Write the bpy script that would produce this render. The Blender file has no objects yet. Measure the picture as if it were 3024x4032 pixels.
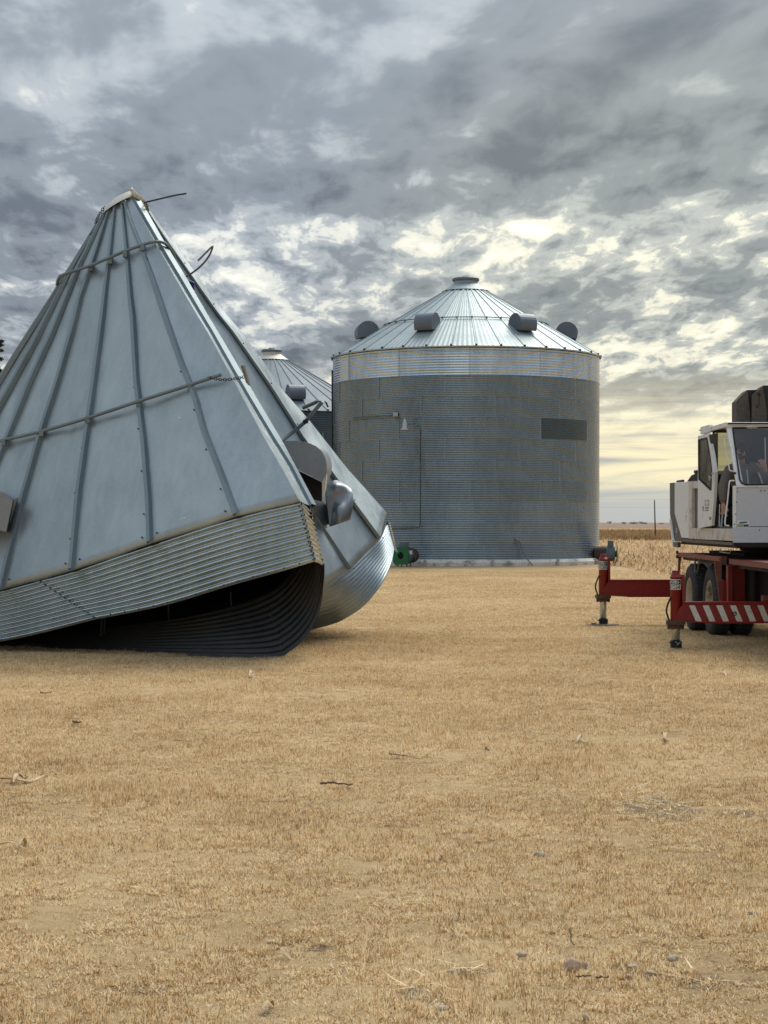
import bpy, bmesh, math, random
import numpy as np
from mathutils import Vector, Matrix, noise as mnoise

random.seed(7)
rng = np.random.default_rng(11)
SC = bpy.context.scene
COL = SC.collection
FPX, CX, HY, CAMH = 7000.0, 1512.0, 2056.0, 1.69

# ------------------------------------------------------------------ camera
cam_data = bpy.data.cameras.new("camera")
cam = bpy.data.objects.new("camera", cam_data)
COL.objects.link(cam)
cam.location = (0, 0, CAMH)
cam.rotation_euler = (math.radians(90), 0, 0)
cam_data.sensor_fit = 'VERTICAL'
cam_data.sensor_height = 36.0
cam_data.lens = FPX / 4032.0 * 36.0
cam_data.shift_y = (HY - 2016.0) / 4032.0
cam_data.clip_start = 0.2
cam_data.clip_end = 20000
SC.camera = cam

# ------------------------------------------------------------------ world, sun, exposure
SUN_ELEV, SUN_AZ = math.radians(52), math.radians(30)      # azimuth clockwise from +Y
world = bpy.data.worlds.new("World")
SC.world = world
world.use_nodes = True
nt = world.node_tree
nt.nodes.clear()


class NB:
    """small node helper"""
    def __init__(s, tree):
        s.t = tree

    def n(s, typ, **kw):
        nd = s.t.nodes.new(typ)
        for k, v in kw.items():
            setattr(nd, k, v)
        return nd

    def link(s, a, b):
        s.t.links.new(a, b)

    def put(s, sock, v):
        if isinstance(v, (int, float)):
            sock.default_value = v
        elif isinstance(v, (tuple, list)):
            sock.default_value = v
        else:
            s.t.links.new(v, sock)

    def math(s, op, a, b=0.0, c=None, clamp=False):
        nd = s.n('ShaderNodeMath', operation=op, use_clamp=clamp)
        s.put(nd.inputs[0], a)
        s.put(nd.inputs[1], b)
        if c is not None:
            s.put(nd.inputs[2], c)
        return nd.outputs[0]

    def noise(s, vec, scale, detail=4, rough=0.5, dist=0.0, lac=2.0):
        nd = s.n('ShaderNodeTexNoise')
        if vec is not None:
            s.link(vec, nd.inputs['Vector'])
        nd.inputs['Scale'].default_value = scale
        nd.inputs['Detail'].default_value = detail
        nd.inputs['Roughness'].default_value = rough
        nd.inputs['Lacunarity'].default_value = lac
        nd.inputs['Distortion'].default_value = dist
        return nd.outputs['Fac']

    def ramp(s, fac, stops, interp='LINEAR'):
        nd = s.n('ShaderNodeValToRGB')
        nd.color_ramp.interpolation = interp
        el = nd.color_ramp.elements
        while len(el) < len(stops):
            el.new(0.5)
        for e, (p, c) in zip(el, stops):
            e.position = p
            e.color = (c[0], c[1], c[2], 1) if not isinstance(c, (int, float)) else (c, c, c, 1)
        s.put(nd.inputs[0], fac)
        return nd.outputs[0]

    def mix(s, fac, a, b, mode='MIX'):
        nd = s.n('ShaderNodeMix', data_type='RGBA', blend_type=mode)
        s.put(nd.inputs[0], fac)
        s.put(nd.inputs[6], a if not (isinstance(a, tuple) and len(a) == 3) else (*a, 1))
        s.put(nd.inputs[7], b if not (isinstance(b, tuple) and len(b) == 3) else (*b, 1))
        return nd.outputs[2]

    def mapr(s, v, a, b, c=0.0, d=1.0, smooth=True):
        nd = s.n('ShaderNodeMapRange', interpolation_type='SMOOTHSTEP' if smooth else 'LINEAR')
        s.put(nd.inputs[0], v)
        for i, q in enumerate((a, b, c, d)):
            s.put(nd.inputs[1 + i], q)
        return nd.outputs[0]

    def comb(s, x, y, z):
        nd = s.n('ShaderNodeCombineXYZ')
        for i, q in enumerate((x, y, z)):
            s.put(nd.inputs[i], q)
        return nd.outputs[0]


SEED = 14.6
W = NB(nt)
geo = W.n('ShaderNodeTexCoord').outputs['Generated']
sep = W.n('ShaderNodeSeparateXYZ')
W.link(geo, sep.inputs[0])
dx, dy, dz = sep.outputs
zc = W.math('MAXIMUM', dz, 0.0)
zz = W.math('ADD', zc, 0.085)                       # cloud deck seen in perspective, curved at the horizon
u = W.math('DIVIDE', dx, zz)
v = W.math('DIVIDE', dy, zz)
p_big = W.comb(W.math('ADD', W.math('MULTIPLY', u, 0.76), W.math('MULTIPLY', v, 0.07)), W.math('MULTIPLY', v, 0.40), SEED)
p_sml = W.comb(u, W.math('MULTIPLY', v, 0.36), 7.7)
n_big = W.noise(p_big, 1.7, 3, 0.45, 0.4)
n_mid = W.noise(p_big, 6.4, 5, 0.5, 0.35)
n_fin = W.noise(p_sml, 12.0, 6, 0.62, 0.35)
low = W.mapr(zc, 0.26, 0.13)                        # broken puffs low down, smooth deck higher up
dens = W.math('ADD', W.math('MULTIPLY', n_big, 0.54), W.math('MULTIPLY', n_mid, 0.48))
dens = W.math('ADD', dens, W.math('MULTIPLY', W.math('SUBTRACT', n_fin, 0.5), W.math('ADD', 0.07, W.math('MULTIPLY', low, 0.40))))
dens = W.math('ADD', dens, W.mapr(zc, 0.10, 0.25, -0.055, 0.03))
dens = W.math('SUBTRACT', dens, W.mapr(zc, 0.085, 0.0, 0.0, 0.03))
cloud = W.ramp(dens, [(0.305, (0.98, 0.96, 0.84)), (0.38, (0.72, 0.74, 0.70)), (0.43, (0.415, 0.46, 0.50)),
                      (0.51, (0.245, 0.282, 0.325)), (0.64, (0.145, 0.172, 0.21))], 'EASE')
# soft warm light of the hidden low sun and a pale band of air over the horizon
sdir = Vector((math.sin(SUN_AZ * 0.36) * math.cos(0.10), math.cos(SUN_AZ * 0.36) * math.cos(0.10), math.sin(0.10)))
dot = W.n('ShaderNodeVectorMath', operation='DOT_PRODUCT')
W.link(geo, dot.inputs[0])
dot.inputs[1].default_value = sdir
glow = W.mapr(dot.outputs['Value'], 0.965, 1.0)
warm = W.mix(glow, (1.0, 1.0, 1.0), (1.22, 1.16, 1.0), 'MIX')
cloud = W.mix(1.0, cloud, warm, 'MULTIPLY')
streak_v = W.comb(W.math('MULTIPLY', dx, 5.0), W.math('MULTIPLY', dz, 95.0), 1.3)
streak = W.noise(streak_v, 1.0, 5, 0.55, 0.6)
band = W.mix(W.mapr(streak, 0.44, 0.70), (1.12, 1.0, 0.66), (0.50, 0.515, 0.50))
band = W.mix(W.mapr(zc, 0.030, 0.004), band, (0.60, 0.62, 0.60))
cloud = W.mix(W.mapr(zc, 0.095, 0.035), cloud, band)
# open blue between the clouds shows the clear sky
sky = W.n('ShaderNodeTexSky', sky_type='NISHITA')
sky.sun_disc = False
sky.sun_elevation = SUN_ELEV
sky.sun_rotation = SUN_AZ
sky.air_density = 1.2
sky.dust_density = 2.0
cie = W.math('ADD', 0.74, W.math('MULTIPLY', zc, 1.55))  # overcast sky: zenith brighter than the horizon
sc10 = W.n('ShaderNodeVectorMath', operation='SCALE')
W.link(cloud, sc10.inputs[0])
W.link(W.math('MULTIPLY', cie, 10.0 * 0.80), sc10.inputs['Scale'])
hole = W.math('MULTIPLY', W.mapr(dens, 0.36, 0.30), 0.35)
col = W.mix(hole, sc10.outputs[0], sky.outputs[0])
bg = W.n('ShaderNodeBackground')
W.link(col, bg.inputs['Color'])
bg.inputs['Strength'].default_value = 0.1
wo = W.n('ShaderNodeOutputWorld')
W.link(bg.outputs[0], wo.inputs[0])

sun_d = bpy.data.lights.new("sun", 'SUN')
sun_d.energy = 2.2
sun_d.angle = math.radians(40)
sun_d.color = (1.0, 0.93, 0.80)
sun = bpy.data.objects.new("sun", sun_d)
COL.objects.link(sun)
sun.location = (20, 40, 40)
_to = -Vector((math.sin(SUN_AZ) * math.cos(SUN_ELEV), math.cos(SUN_AZ) * math.cos(SUN_ELEV), math.sin(SUN_ELEV)))
sun.rotation_euler = _to.to_track_quat('-Z', 'Y').to_euler()

vs = SC.view_settings
vs.view_transform = 'Standard'
vs.look = 'None'
vs.exposure = 0.55
vs.gamma = 1.0
vs.use_curve_mapping = False
SC.cycles.max_bounces = 8
SC.cycles.transparent_max_bounces = 12
SC.cycles.caustics_reflective = False
SC.cycles.caustics_refractive = False


# ------------------------------------------------------------------ helpers
def P(px, py, Y):
    """point at distance Y seen at photo pixel (px, py)"""
    return Vector(((px - CX) / FPX * Y, Y, CAMH - (py - HY) / FPX * Y))


def G(px, py, z=0.0):
    """ground point seen at photo pixel"""
    Y = FPX * (CAMH - z) / (py - HY)
    return Vector(((px - CX) / FPX * Y, Y, z))


def S(px, py, X):
    """point on the plane x = X seen at photo pixel"""
    return P(px, py, FPX * X / (px - CX))


ORG = {}


def put(o, label=None, cat=None, group=None, kind=None):
    for k, val in (('label', label), ('category', cat), ('group', group), ('kind', kind)):
        if val:
            o[k] = val
    return o


def thing(name, loc, label, cat, group=None):
    o = bpy.data.objects.new(name, None)
    o.empty_display_size = 0.2
    o.location = loc
    COL.objects.link(o)
    ORG[o] = Vector(loc)
    return put(o, label, cat, group)


class MB:
    """collects geometry in world coordinates, links it as one mesh object"""
    def __init__(s):
        s.v, s.f, s.m, s.sm = [], [], [], []
        s.cur = 0
        s.smooth = False

    def add(s, verts, faces):
        k = len(s.v)
        s.v += [tuple(q) for q in verts]
        for f in faces:
            s.f.append(tuple(i + k for i in f))
            s.m.append(s.cur)
            s.sm.append(s.smooth)
        return s

    def box(s, lo, hi, M=None):
        x0, y0, z0 = lo
        x1, y1, z1 = hi
        vv = [Vector(q) for q in ((x0, y0, z0), (x1, y0, z0), (x1, y1, z0), (x0, y1, z0),
                                  (x0, y0, z1), (x1, y0, z1), (x1, y1, z1), (x0, y1, z1))]
        if M is not None:
            vv = [M @ q for q in vv]
        return s.add(vv, [(0, 3, 2, 1), (4, 5, 6, 7), (0, 1, 5, 4), (1, 2, 6, 5), (2, 3, 7, 6), (3, 0, 4, 7)])

    def grid(s, rows, closed=False):
        n, m = len(rows), len(rows[0])
        fs = []
        for i in range(n - 1):
            for j in range(m - 1 + (1 if closed else 0)):
                j2 = (j + 1) % m
                fs.append((i * m + j, i * m + j2, (i + 1) * m + j2, (i + 1) * m + j))
        return s.add([q for r in rows for q in r], fs)

    def tube(s, pts, r, n=8, caps=True):
        pts = [Vector(q) for q in pts]
        rows = []
        up = None
        for i, q in enumerate(pts):
            t = (pts[min(i + 1, len(pts) - 1)] - pts[max(i - 1, 0)]).normalized()
            if up is None:
                up = Vector((0, 0, 1)) if abs(t.z) < 0.9 else Vector((1, 0, 0))
            a = (up - t * up.dot(t)).normalized()
            up = a
            b = t.cross(a)
            rr = r[i] if isinstance(r, (list, tuple)) else r
            rows.append([q + (a * math.cos(2 * math.pi * k / n) + b * math.sin(2 * math.pi * k / n)) * rr for k in range(n)])
        old = s.smooth
        s.smooth = True
        s.grid(rows, True)
        s.smooth = old
        if caps:
            k = len(s.v)
            s.add(rows[0], [tuple(range(n))[::-1]])
            s.add(rows[-1], [tuple(range(n))])
        return s

    def lathe(s, prof, M, n=24, smooth=True):
        """prof: (r, z) list turned about local z, then placed by matrix M"""
        rows = [[M @ Vector((r * math.cos(2 * math.pi * k / n), r * math.sin(2 * math.pi * k / n), z)) for k in range(n)] for r, z in prof]
        old = s.smooth
        s.smooth = smooth
        s.grid(rows, True)
        s.smooth = old
        return s

    def prism(s, poly, off):
        """polygon (Vectors) extruded by vector off"""
        n = len(poly)
        off = Vector(off)
        a = [Vector(q) for q in poly]
        b = [q + off for q in a]
        return s.add(a + b, [tuple(range(n)), tuple(range(2 * n - 1, n - 1, -1))] +
                     [(i, i + n, (i + 1) % n + n, (i + 1) % n) for i in range(n)])

    def build(s, name, mats, parent=None, label=None, kind=None, bevel=0.0):
        me = bpy.data.meshes.new(name)
        org = Vector((0, 0, 0))
        q = parent
        while q is not None:
            if q in ORG:
                org = ORG[q]
            q = q.parent
        me.from_pydata([(a - org.x, b - org.y, c - org.z) for a, b, c in s.v], [], s.f)
        if not isinstance(mats, (list, tuple)):
            mats = [mats]
        for mm in mats:
            me.materials.append(mm)
        me.polygons.foreach_set('material_index', s.m)
        me.polygons.foreach_set('use_smooth', s.sm)
        me.update()
        o = bpy.data.objects.new(name, me)
        COL.objects.link(o)
        if parent is not None:
            o.parent = parent
        if bevel:
            b = o.modifiers.new('bevel', 'BEVEL')
            b.width = bevel
            b.segments = 2
            b.limit_method = 'ANGLE'
        return put(o, label, kind=kind)


def top_mesh(name, mb, mats, loc, label, cat, group=None, kind=None, bevel=0):
    """a thing that is a single mesh, origin at its base"""
    loc = Vector(loc)
    mb.v = [(a - loc.x, b - loc.y, c - loc.z) for a, b, c in mb.v]
    o = mb.build(name, mats, None, bevel=bevel)
    o.location = loc
    return put(o, label, cat, group, kind)


def resample(pts, n):
    pts = [Vector(q) for q in pts]
    d = [0.0]
    for a, b in zip(pts, pts[1:]):
        d.append(d[-1] + (b - a).length)
    out = []
    for i in range(n):
        t = d[-1] * i / (n - 1)
        k = 0
        while k < len(d) - 2 and d[k + 1] < t:
            k += 1
        f = (t - d[k]) / max(1e-9, d[k + 1] - d[k])
        out.append(pts[k].lerp(pts[k + 1], f))
    return out


def smooth_path(pts, n):
    """Catmull-Rom through the points"""
    pts = [Vector(q) for q in pts]
    out = []
    m = len(pts) - 1
    for i in range(n):
        t = m * i / (n - 1)
        k = min(int(t), m - 1)
        f = t - k
        p0, p1, p2, p3 = pts[max(k - 1, 0)], pts[k], pts[k + 1], pts[min(k + 2, m)]
        out.append(0.5 * ((2 * p1) + (p2 - p0) * f + (2 * p0 - 5 * p1 + 4 * p2 - p3) * f * f + (3 * p1 - p0 - 3 * p2 + p3) * f ** 3))
    return out


def pl(seq, Y0, Y1):
    """photo polyline with distance going from Y0 to Y1 along it"""
    L = [0.0]
    for a, b in zip(seq, seq[1:]):
        L.append(L[-1] + math.hypot(b[0] - a[0], b[1] - a[1]))
    return [P(q[0], q[1], Y0 + (Y1 - Y0) * l / L[-1]) for q, l in zip(seq, L)]


def text_mesh(txt, size, bold=0.0):
    """flat letters as (verts, faces) in local x (advance) / y (up), centred"""
    cu = bpy.data.curves.new('lettering', 'FONT')
    cu.body = txt
    cu.size = size
    cu.offset = bold
    cu.align_x = 'CENTER'
    cu.align_y = 'CENTER'
    cu.resolution_u = 3
    ob = bpy.data.objects.new('lettering', cu)
    me = bpy.data.meshes.new_from_object(ob)
    vv = [tuple(q.co) for q in me.vertices]
    ff = [tuple(q.vertices) for q in me.polygons]
    bpy.data.objects.remove(ob)
    bpy.data.meshes.remove(me)
    return vv, ff


# ------------------------------------------------------------------ materials
def newmat(name):
    m = bpy.data.materials.new(name)
    m.use_nodes = True
    m.node_tree.nodes.clear()
    b = NB(m.node_tree)
    out = b.n('ShaderNodeOutputMaterial')
    bs = b.n('ShaderNodeBsdfPrincipled')
    b.link(bs.outputs[0], out.inputs[0])
    return m, b, bs


def objco(b, sx=1, sy=1, sz=1):
    tc = b.n('ShaderNodeTexCoord')
    mp = b.n('ShaderNodeMapping')
    mp.inputs['Scale'].default_value = (sx, sy, sz)
    b.link(tc.outputs['Object'], mp.inputs[0])
    return mp.outputs[0]


def paint(name, base, rough=0.5, metal=0.0, dirt=None, dirt_amt=0.35, scale=3.0, bump=0.0, vary=0.12, spec=0.4, stretch=(1, 1, 1)):
    """painted / plain surface: base colour with patchy wear"""
    m, b, bs = newmat(name)
    co = objco(b, *stretch)
    n1 = b.noise(co, scale, 6, 0.6)
    n2 = b.noise(co, scale * 9, 4, 0.6)
    lo = tuple(max(0, c * (1 - vary)) for c in base)
    hi = tuple(min(1, c * (1 + vary)) for c in base)
    col = b.mix(b.mapr(n2, 0.3, 0.7), lo, hi)
    if dirt:
        k = b.mapr(b.math('ADD', n1, b.math('MULTIPLY', b.math('SUBTRACT', n2, 0.5), 0.35)), 0.66 - dirt_amt * 0.4, 0.74)
        col = b.mix(b.math('MULTIPLY', k, 0.85), col, dirt)
    b.link(col, bs.inputs['Base Color'])
    bs.inputs['Metallic'].default_value = metal
    bs.inputs['Specular IOR Level'].default_value = spec
    b.put(bs.inputs['Roughness'], b.mapr(n1, 0.2, 0.8, max(0.05, rough - 0.1), min(1, rough + 0.12)))
    if bump:
        bp = b.n('ShaderNodeBump')
        bp.inputs['Strength'].default_value = bump
        bp.inputs['Distance'].default_value = 0.004
        b.link(n2, bp.inputs['Height'])
        b.link(bp.outputs[0], bs.inputs['Normal'])
    return m


def galv(name, lo, hi, rough, metal=0.85, streak=(1, 1, 1), vary=0.16, rust=0.0, wave=0.0):
    """galvanised sheet: zinc bloom, streaks, each sheet a little different"""
    m, b, bs = newmat(name)
    co = objco(b, *streak)
    n1 = b.noise(co, 1.3, 7, 0.62, 0.3)
    n2 = b.noise(objco(b), 26.0, 3, 0.6)
    n4 = b.noise(objco(b, streak[0] * 7, streak[1] * 7, streak[2] * 1.2), 1.0, 4, 0.55)      # run marks down the slope
    f = b.math('ADD', b.math('MULTIPLY', n1, 0.52), b.math('MULTIPLY', n2, 0.20))
    f = b.math('ADD', f, b.math('MULTIPLY', n4, 0.28))
    col = b.mix(b.mapr(f, 0.33, 0.67), lo, hi)
    oi = b.n('ShaderNodeObjectInfo')
    sc = b.math('ADD', 1.0 - vary / 2, b.math('MULTIPLY', oi.outputs['Random'], vary))
    col = b.mix(1.0, col, b.comb(sc, sc, sc), 'MULTIPLY')
    if rust:
        n3 = b.noise(objco(b, 1, 1, 1), 2.2, 8, 0.7)
        col = b.mix(b.mapr(n3, 0.64, 0.78, 0, rust), col, (0.16, 0.095, 0.05))
    b.link(col, bs.inputs['Base Color'])
    bs.inputs['Metallic'].default_value = metal
    b.put(bs.inputs['Roughness'], b.mapr(f, 0.3, 0.7, rough - 0.08, rough + 0.1))
    bp = b.n('ShaderNodeBump')
    bp.inputs['Strength'].default_value = (0.02 if 'corrugated' in name else 0.10) + wave
    bp.inputs['Distance'].default_value = 0.003 if not wave else 0.02
    b.link(b.noise(co, 2.2, 3, 0.5) if wave else n2, bp.inputs['Height'])
    b.link(bp.outputs[0], bs.inputs['Normal'])
    return m


M = {}
M['roof_old'] = galv('old galvanised roof', (0.29, 0.345, 0.375), (0.41, 0.475, 0.505), 0.43, 0.76, (1.5, 1.5, 0.35), 0.12, 0.0)
M['rib_old'] = galv('old galvanised rib', (0.18, 0.235, 0.27), (0.26, 0.325, 0.365), 0.5, 0.72, (1, 1, 0.5), 0.08)
M['ring_old'] = galv('old corrugated ring', (0.34, 0.43, 0.505), (0.47, 0.57, 0.645), 0.24, 0.92, (1, 1, 1), 0.10, 0.0)
M['roof_new'] = galv('bright roof', (0.27, 0.34, 0.37), (0.35, 0.42, 0.45), 0.52, 0.5, (1, 1, 0.5), 0.12)
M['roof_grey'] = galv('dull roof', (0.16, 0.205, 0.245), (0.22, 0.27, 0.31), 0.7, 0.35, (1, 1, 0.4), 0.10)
M['wall_new'] = galv('bright corrugated wall', (0.36, 0.455, 0.56), (0.52, 0.63, 0.74), 0.20, 0.95, (1, 1, 0.6), 0.10)
M['wall_old'] = galv('weathered corrugated wall', (0.14, 0.182, 0.21), (0.215, 0.265, 0.297), 0.25, 0.9, (0.6, 0.6, 0.5), 0.04)
M['wall_mid'] = galv('lower corrugated wall', (0.165, 0.21, 0.24), (0.25, 0.30, 0.335), 0.24, 0.9, (0.6, 0.6, 0.5), 0.08)
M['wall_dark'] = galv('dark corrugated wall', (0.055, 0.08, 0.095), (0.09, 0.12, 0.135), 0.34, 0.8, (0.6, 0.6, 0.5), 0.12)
M['vent'] = galv('vent hood sheet', (0.105, 0.13, 0.165), (0.145, 0.175, 0.215), 0.5, 0.4, (1, 1, 1), 0.1)
M['vent_old'] = galv('old vent hood', (0.19, 0.215, 0.25), (0.29, 0.32, 0.355), 0.42, 0.7, (1, 1, 1), 0.1, 0.15, 0.1)
M['collar'] = galv('cream weathered collar and lit hood lip', (0.50, 0.50, 0.45), (0.64, 0.63, 0.57), 0.55, 0.4, (1, 1, 1), 0.1, 0.5)
M['inner'] = galv('shade-darkened inner side of the sheets', (0.030, 0.034, 0.038), (0.058, 0.062, 0.068), 0.5, 0.5, (1, 1, 1), 0.1)  # near-black base stands in for the shade inside the hollow
M['lap'] = galv('bolted sheet lap', (0.145, 0.187, 0.214), (0.22, 0.268, 0.298), 0.28, 0.88, (1, 1, 1), 0.05)
M['lap_new'] = galv('bright bolted lap', (0.32, 0.40, 0.49), (0.44, 0.53, 0.62), 0.3, 0.9, (1, 1, 1), 0.05)
M['ring_far'] = galv('dull far corrugated ring', (0.27, 0.34, 0.39), (0.38, 0.455, 0.51), 0.44, 0.85, (1, 1, 1), 0.08)
M['pipe'] = galv('galvanised pipe', (0.13, 0.17, 0.19), (0.21, 0.255, 0.275), 0.45, 0.6, (1, 1, 1), 0.1, 0.1)
M['bolt'] = paint('bolt', (0.05, 0.055, 0.06), 0.6, 0.5)
M['dark'] = paint('black grime and shade', (0.018, 0.018, 0.02), 0.75)
M['rope'] = paint('black rubber strap', (0.02, 0.02, 0.022), 0.7)
M['wood'] = paint('grey weathered wood', (0.16, 0.14, 0.11), 0.85, scale=8, bump=0.4)
M['blue'] = paint('blue plastic', (0.015, 0.03, 0.22), 0.45)
M['white_strap'] = paint('white strap', (0.62, 0.62, 0.6), 0.7)
M['concrete'] = paint('weathered concrete', (0.62, 0.61, 0.58), 0.9, dirt=(0.05, 0.05, 0.04), dirt_amt=0.42, scale=1.9, bump=0.6, vary=0.2)
M['green'] = paint('green paint', (0.012, 0.13, 0.045), 0.45, dirt=(0.02, 0.05, 0.03), dirt_amt=0.2)
M['bluegrey'] = paint('blue grey paint', (0.10, 0.135, 0.16), 0.5)
M['brown_duct'] = paint('rusty duct', (0.055, 0.042, 0.036), 0.75, dirt=(0.11, 0.06, 0.04))
M['cable'] = paint('grey cable', (0.13, 0.15, 0.15), 0.6)
M['lamp_metal'] = paint('lamp metal', (0.38, 0.40, 0.42), 0.4, 0.6)
M['red'] = paint('worn red paint', (0.21, 0.012, 0.011), 0.42, dirt=(0.09, 0.030, 0.022), dirt_amt=0.16, scale=4.0, vary=0.22, bump=0.15)
M['red_dusty'] = paint('dusty red paint', (0.22, 0.05, 0.045), 0.6, dirt=(0.21, 0.14, 0.095), dirt_amt=0.55, scale=6.0, vary=0.25)
M['rust'] = paint('rusty steel', (0.085, 0.048, 0.033), 0.8, dirt=(0.15, 0.09, 0.055), dirt_amt=0.45, scale=9, vary=0.3, bump=0.4)
M['pad'] = paint('dusty steel pad', (0.27, 0.21, 0.15), 0.8, dirt=(0.12, 0.08, 0.05), dirt_amt=0.4, scale=8)
M['stripe_white'] = paint('dirty white stripe', (0.60, 0.60, 0.57), 0.55, dirt=(0.30, 0.26, 0.21), dirt_amt=0.30, scale=7, vary=0.12)
M['chrome'] = paint('bright ram steel', (0.46, 0.52, 0.58), 0.16, 1.0, vary=0.04)
M['white'] = paint('old white paint', (0.74, 0.77, 0.80), 0.42, dirt=(0.36, 0.31, 0.25), dirt_amt=0.12, scale=3.2, vary=0.05)
M['white_blue'] = paint('grey white paint', (0.49, 0.53, 0.59), 0.42, dirt=(0.40, 0.39, 0.38), dirt_amt=0.16, scale=3.0, vary=0.05)
M['white_rust'] = paint('white paint with rust edges', (0.60, 0.58, 0.55), 0.55, dirt=(0.16, 0.09, 0.055), dirt_amt=0.42, scale=5.0, vary=0.1)
M['grey_skirt'] = paint('charcoal grey paint', (0.085, 0.085, 0.08), 0.55, dirt=(0.12, 0.10, 0.08), dirt_amt=0.3, scale=5)
M['recess'] = paint('green grey steel', (0.11, 0.12, 0.105), 0.6, dirt=(0.07, 0.07, 0.06))
M['tyre'] = paint('tyre rubber', (0.038, 0.039, 0.042), 0.85, dirt=(0.10, 0.095, 0.085), dirt_amt=0.30, scale=9, vary=0.2, bump=0.3)
M['rim'] = paint('dusty cream rim', (0.46, 0.42, 0.35), 0.7, dirt=(0.12, 0.085, 0.06), dirt_amt=0.42, scale=6)
M['tan_tank'] = paint('dusty tan tank', (0.145, 0.11, 0.07), 0.65, dirt=(0.08, 0.055, 0.04))
M['grey_tank'] = paint('grey steel tank', (0.12, 0.125, 0.125), 0.55)
M['brown_steel'] = paint('brown stained steel', (0.060, 0.050, 0.040), 0.7, dirt=(0.12, 0.085, 0.055), dirt_amt=0.4, scale=4, vary=0.25)
M['navy'] = paint('dark navy steel', (0.012, 0.014, 0.024), 0.55)
M['interior'] = paint('cab lining', (0.055, 0.066, 0.09), 0.7)
M['cloth'] = paint('grey brown jacket', (0.135, 0.118, 0.102), 0.95, vary=0.3, scale=14, bump=0.9)
M['skin'] = paint('skin', (0.43, 0.23, 0.155), 0.55, vary=0.08)
M['hair'] = paint('dark hair', (0.022, 0.016, 0.013), 0.7, vary=0.3, scale=20, bump=0.8)
M['beard'] = paint('brown beard', (0.07, 0.042, 0.028), 0.85, vary=0.3, scale=20, bump=0.8)
M['jeans'] = paint('dark trousers', (0.05, 0.055, 0.07), 0.9)
M['black'] = paint('black print', (0.012, 0.011, 0.012), 0.5)
M['sign_white'] = paint('sign white', (0.74, 0.72, 0.72), 0.5, vary=0.04)
M['pink'] = paint('faded red print', (0.50, 0.30, 0.33), 0.5)
M['grey_print'] = paint('grey print', (0.20, 0.20, 0.19), 0.6)
M['teal'] = paint('teal print', (0.05, 0.16, 0.20), 0.4)
M['logo_blue'] = paint('blue print', (0.03, 0.09, 0.21), 0.4)
M['logo_green'] = paint('yellow green print', (0.33, 0.36, 0.16), 0.5)
M['bark'] = paint('bark', (0.07, 0.05, 0.035), 0.9, scale=6, bump=0.6)
M['needles'] = paint('conifer needles', (0.030, 0.040, 0.020), 0.85, vary=0.4, scale=2)
M['far_tree'] = paint('far bare trees paled for haze', (0.55, 0.56, 0.54), 0.95, vary=0.2, scale=0.3)  # pale base colour stands in for haze over the distance
M['pole'] = paint('dark pole wood', (0.050, 0.030, 0.024), 0.85)
M['wire'] = paint('wire', (0.09, 0.09, 0.09), 0.6)
M['stone'] = paint('pinkish field stone', (0.44, 0.32, 0.235), 0.9, dirt=(0.34, 0.27, 0.19), dirt_amt=0.5, scale=18, vary=0.18, bump=0.5)
M['stone_grey'] = paint('grey pebble', (0.40, 0.335, 0.25), 0.9, scale=22, vary=0.2)
M['husk'] = paint('pale dry husk', (0.52, 0.41, 0.26), 0.8, dirt=(0.34, 0.23, 0.12), dirt_amt=0.45, scale=16, vary=0.15)
M['twig'] = paint('dark twig', (0.15, 0.105, 0.065), 0.9, vary=0.3, scale=30, dirt=(0.22, 0.16, 0.10), dirt_amt=0.3)


def glassy(name, tint, refl, rough=0.02):
    m = bpy.data.materials.new(name)
    m.use_nodes = True
    m.node_tree.nodes.clear()
    b = NB(m.node_tree)
    out = b.n('ShaderNodeOutputMaterial')
    tr = b.n('ShaderNodeBsdfTransparent')
    tr.inputs[0].default_value = (*tint, 1)
    gl = b.n('ShaderNodeBsdfGlossy')
    gl.inputs['Roughness'].default_value = rough
    mx = b.n('ShaderNodeMixShader')
    fr = b.n('ShaderNodeFresnel')
    fr.inputs[0].default_value = 1.5
    b.put(mx.inputs[0], b.math('ADD', b.math('MULTIPLY', fr.outputs[0], 0.9), refl, clamp=True))
    b.link(tr.outputs[0], mx.inputs[1])
    b.link(gl.outputs[0], mx.inputs[2])
    b.link(mx.outputs[0], out.inputs[0])
    return m


M['glass'] = glassy('windscreen glass', (0.84, 0.88, 0.93), 0.03)
M['glass_dirty'] = glassy('dusty yellowed glass', (0.60, 0.60, 0.52), 0.03, 0.3)
M['glass_olive'] = paint('olive tinted glass', (0.10, 0.090, 0.055), 0.12, vary=0.08, spec=0.6)


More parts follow.
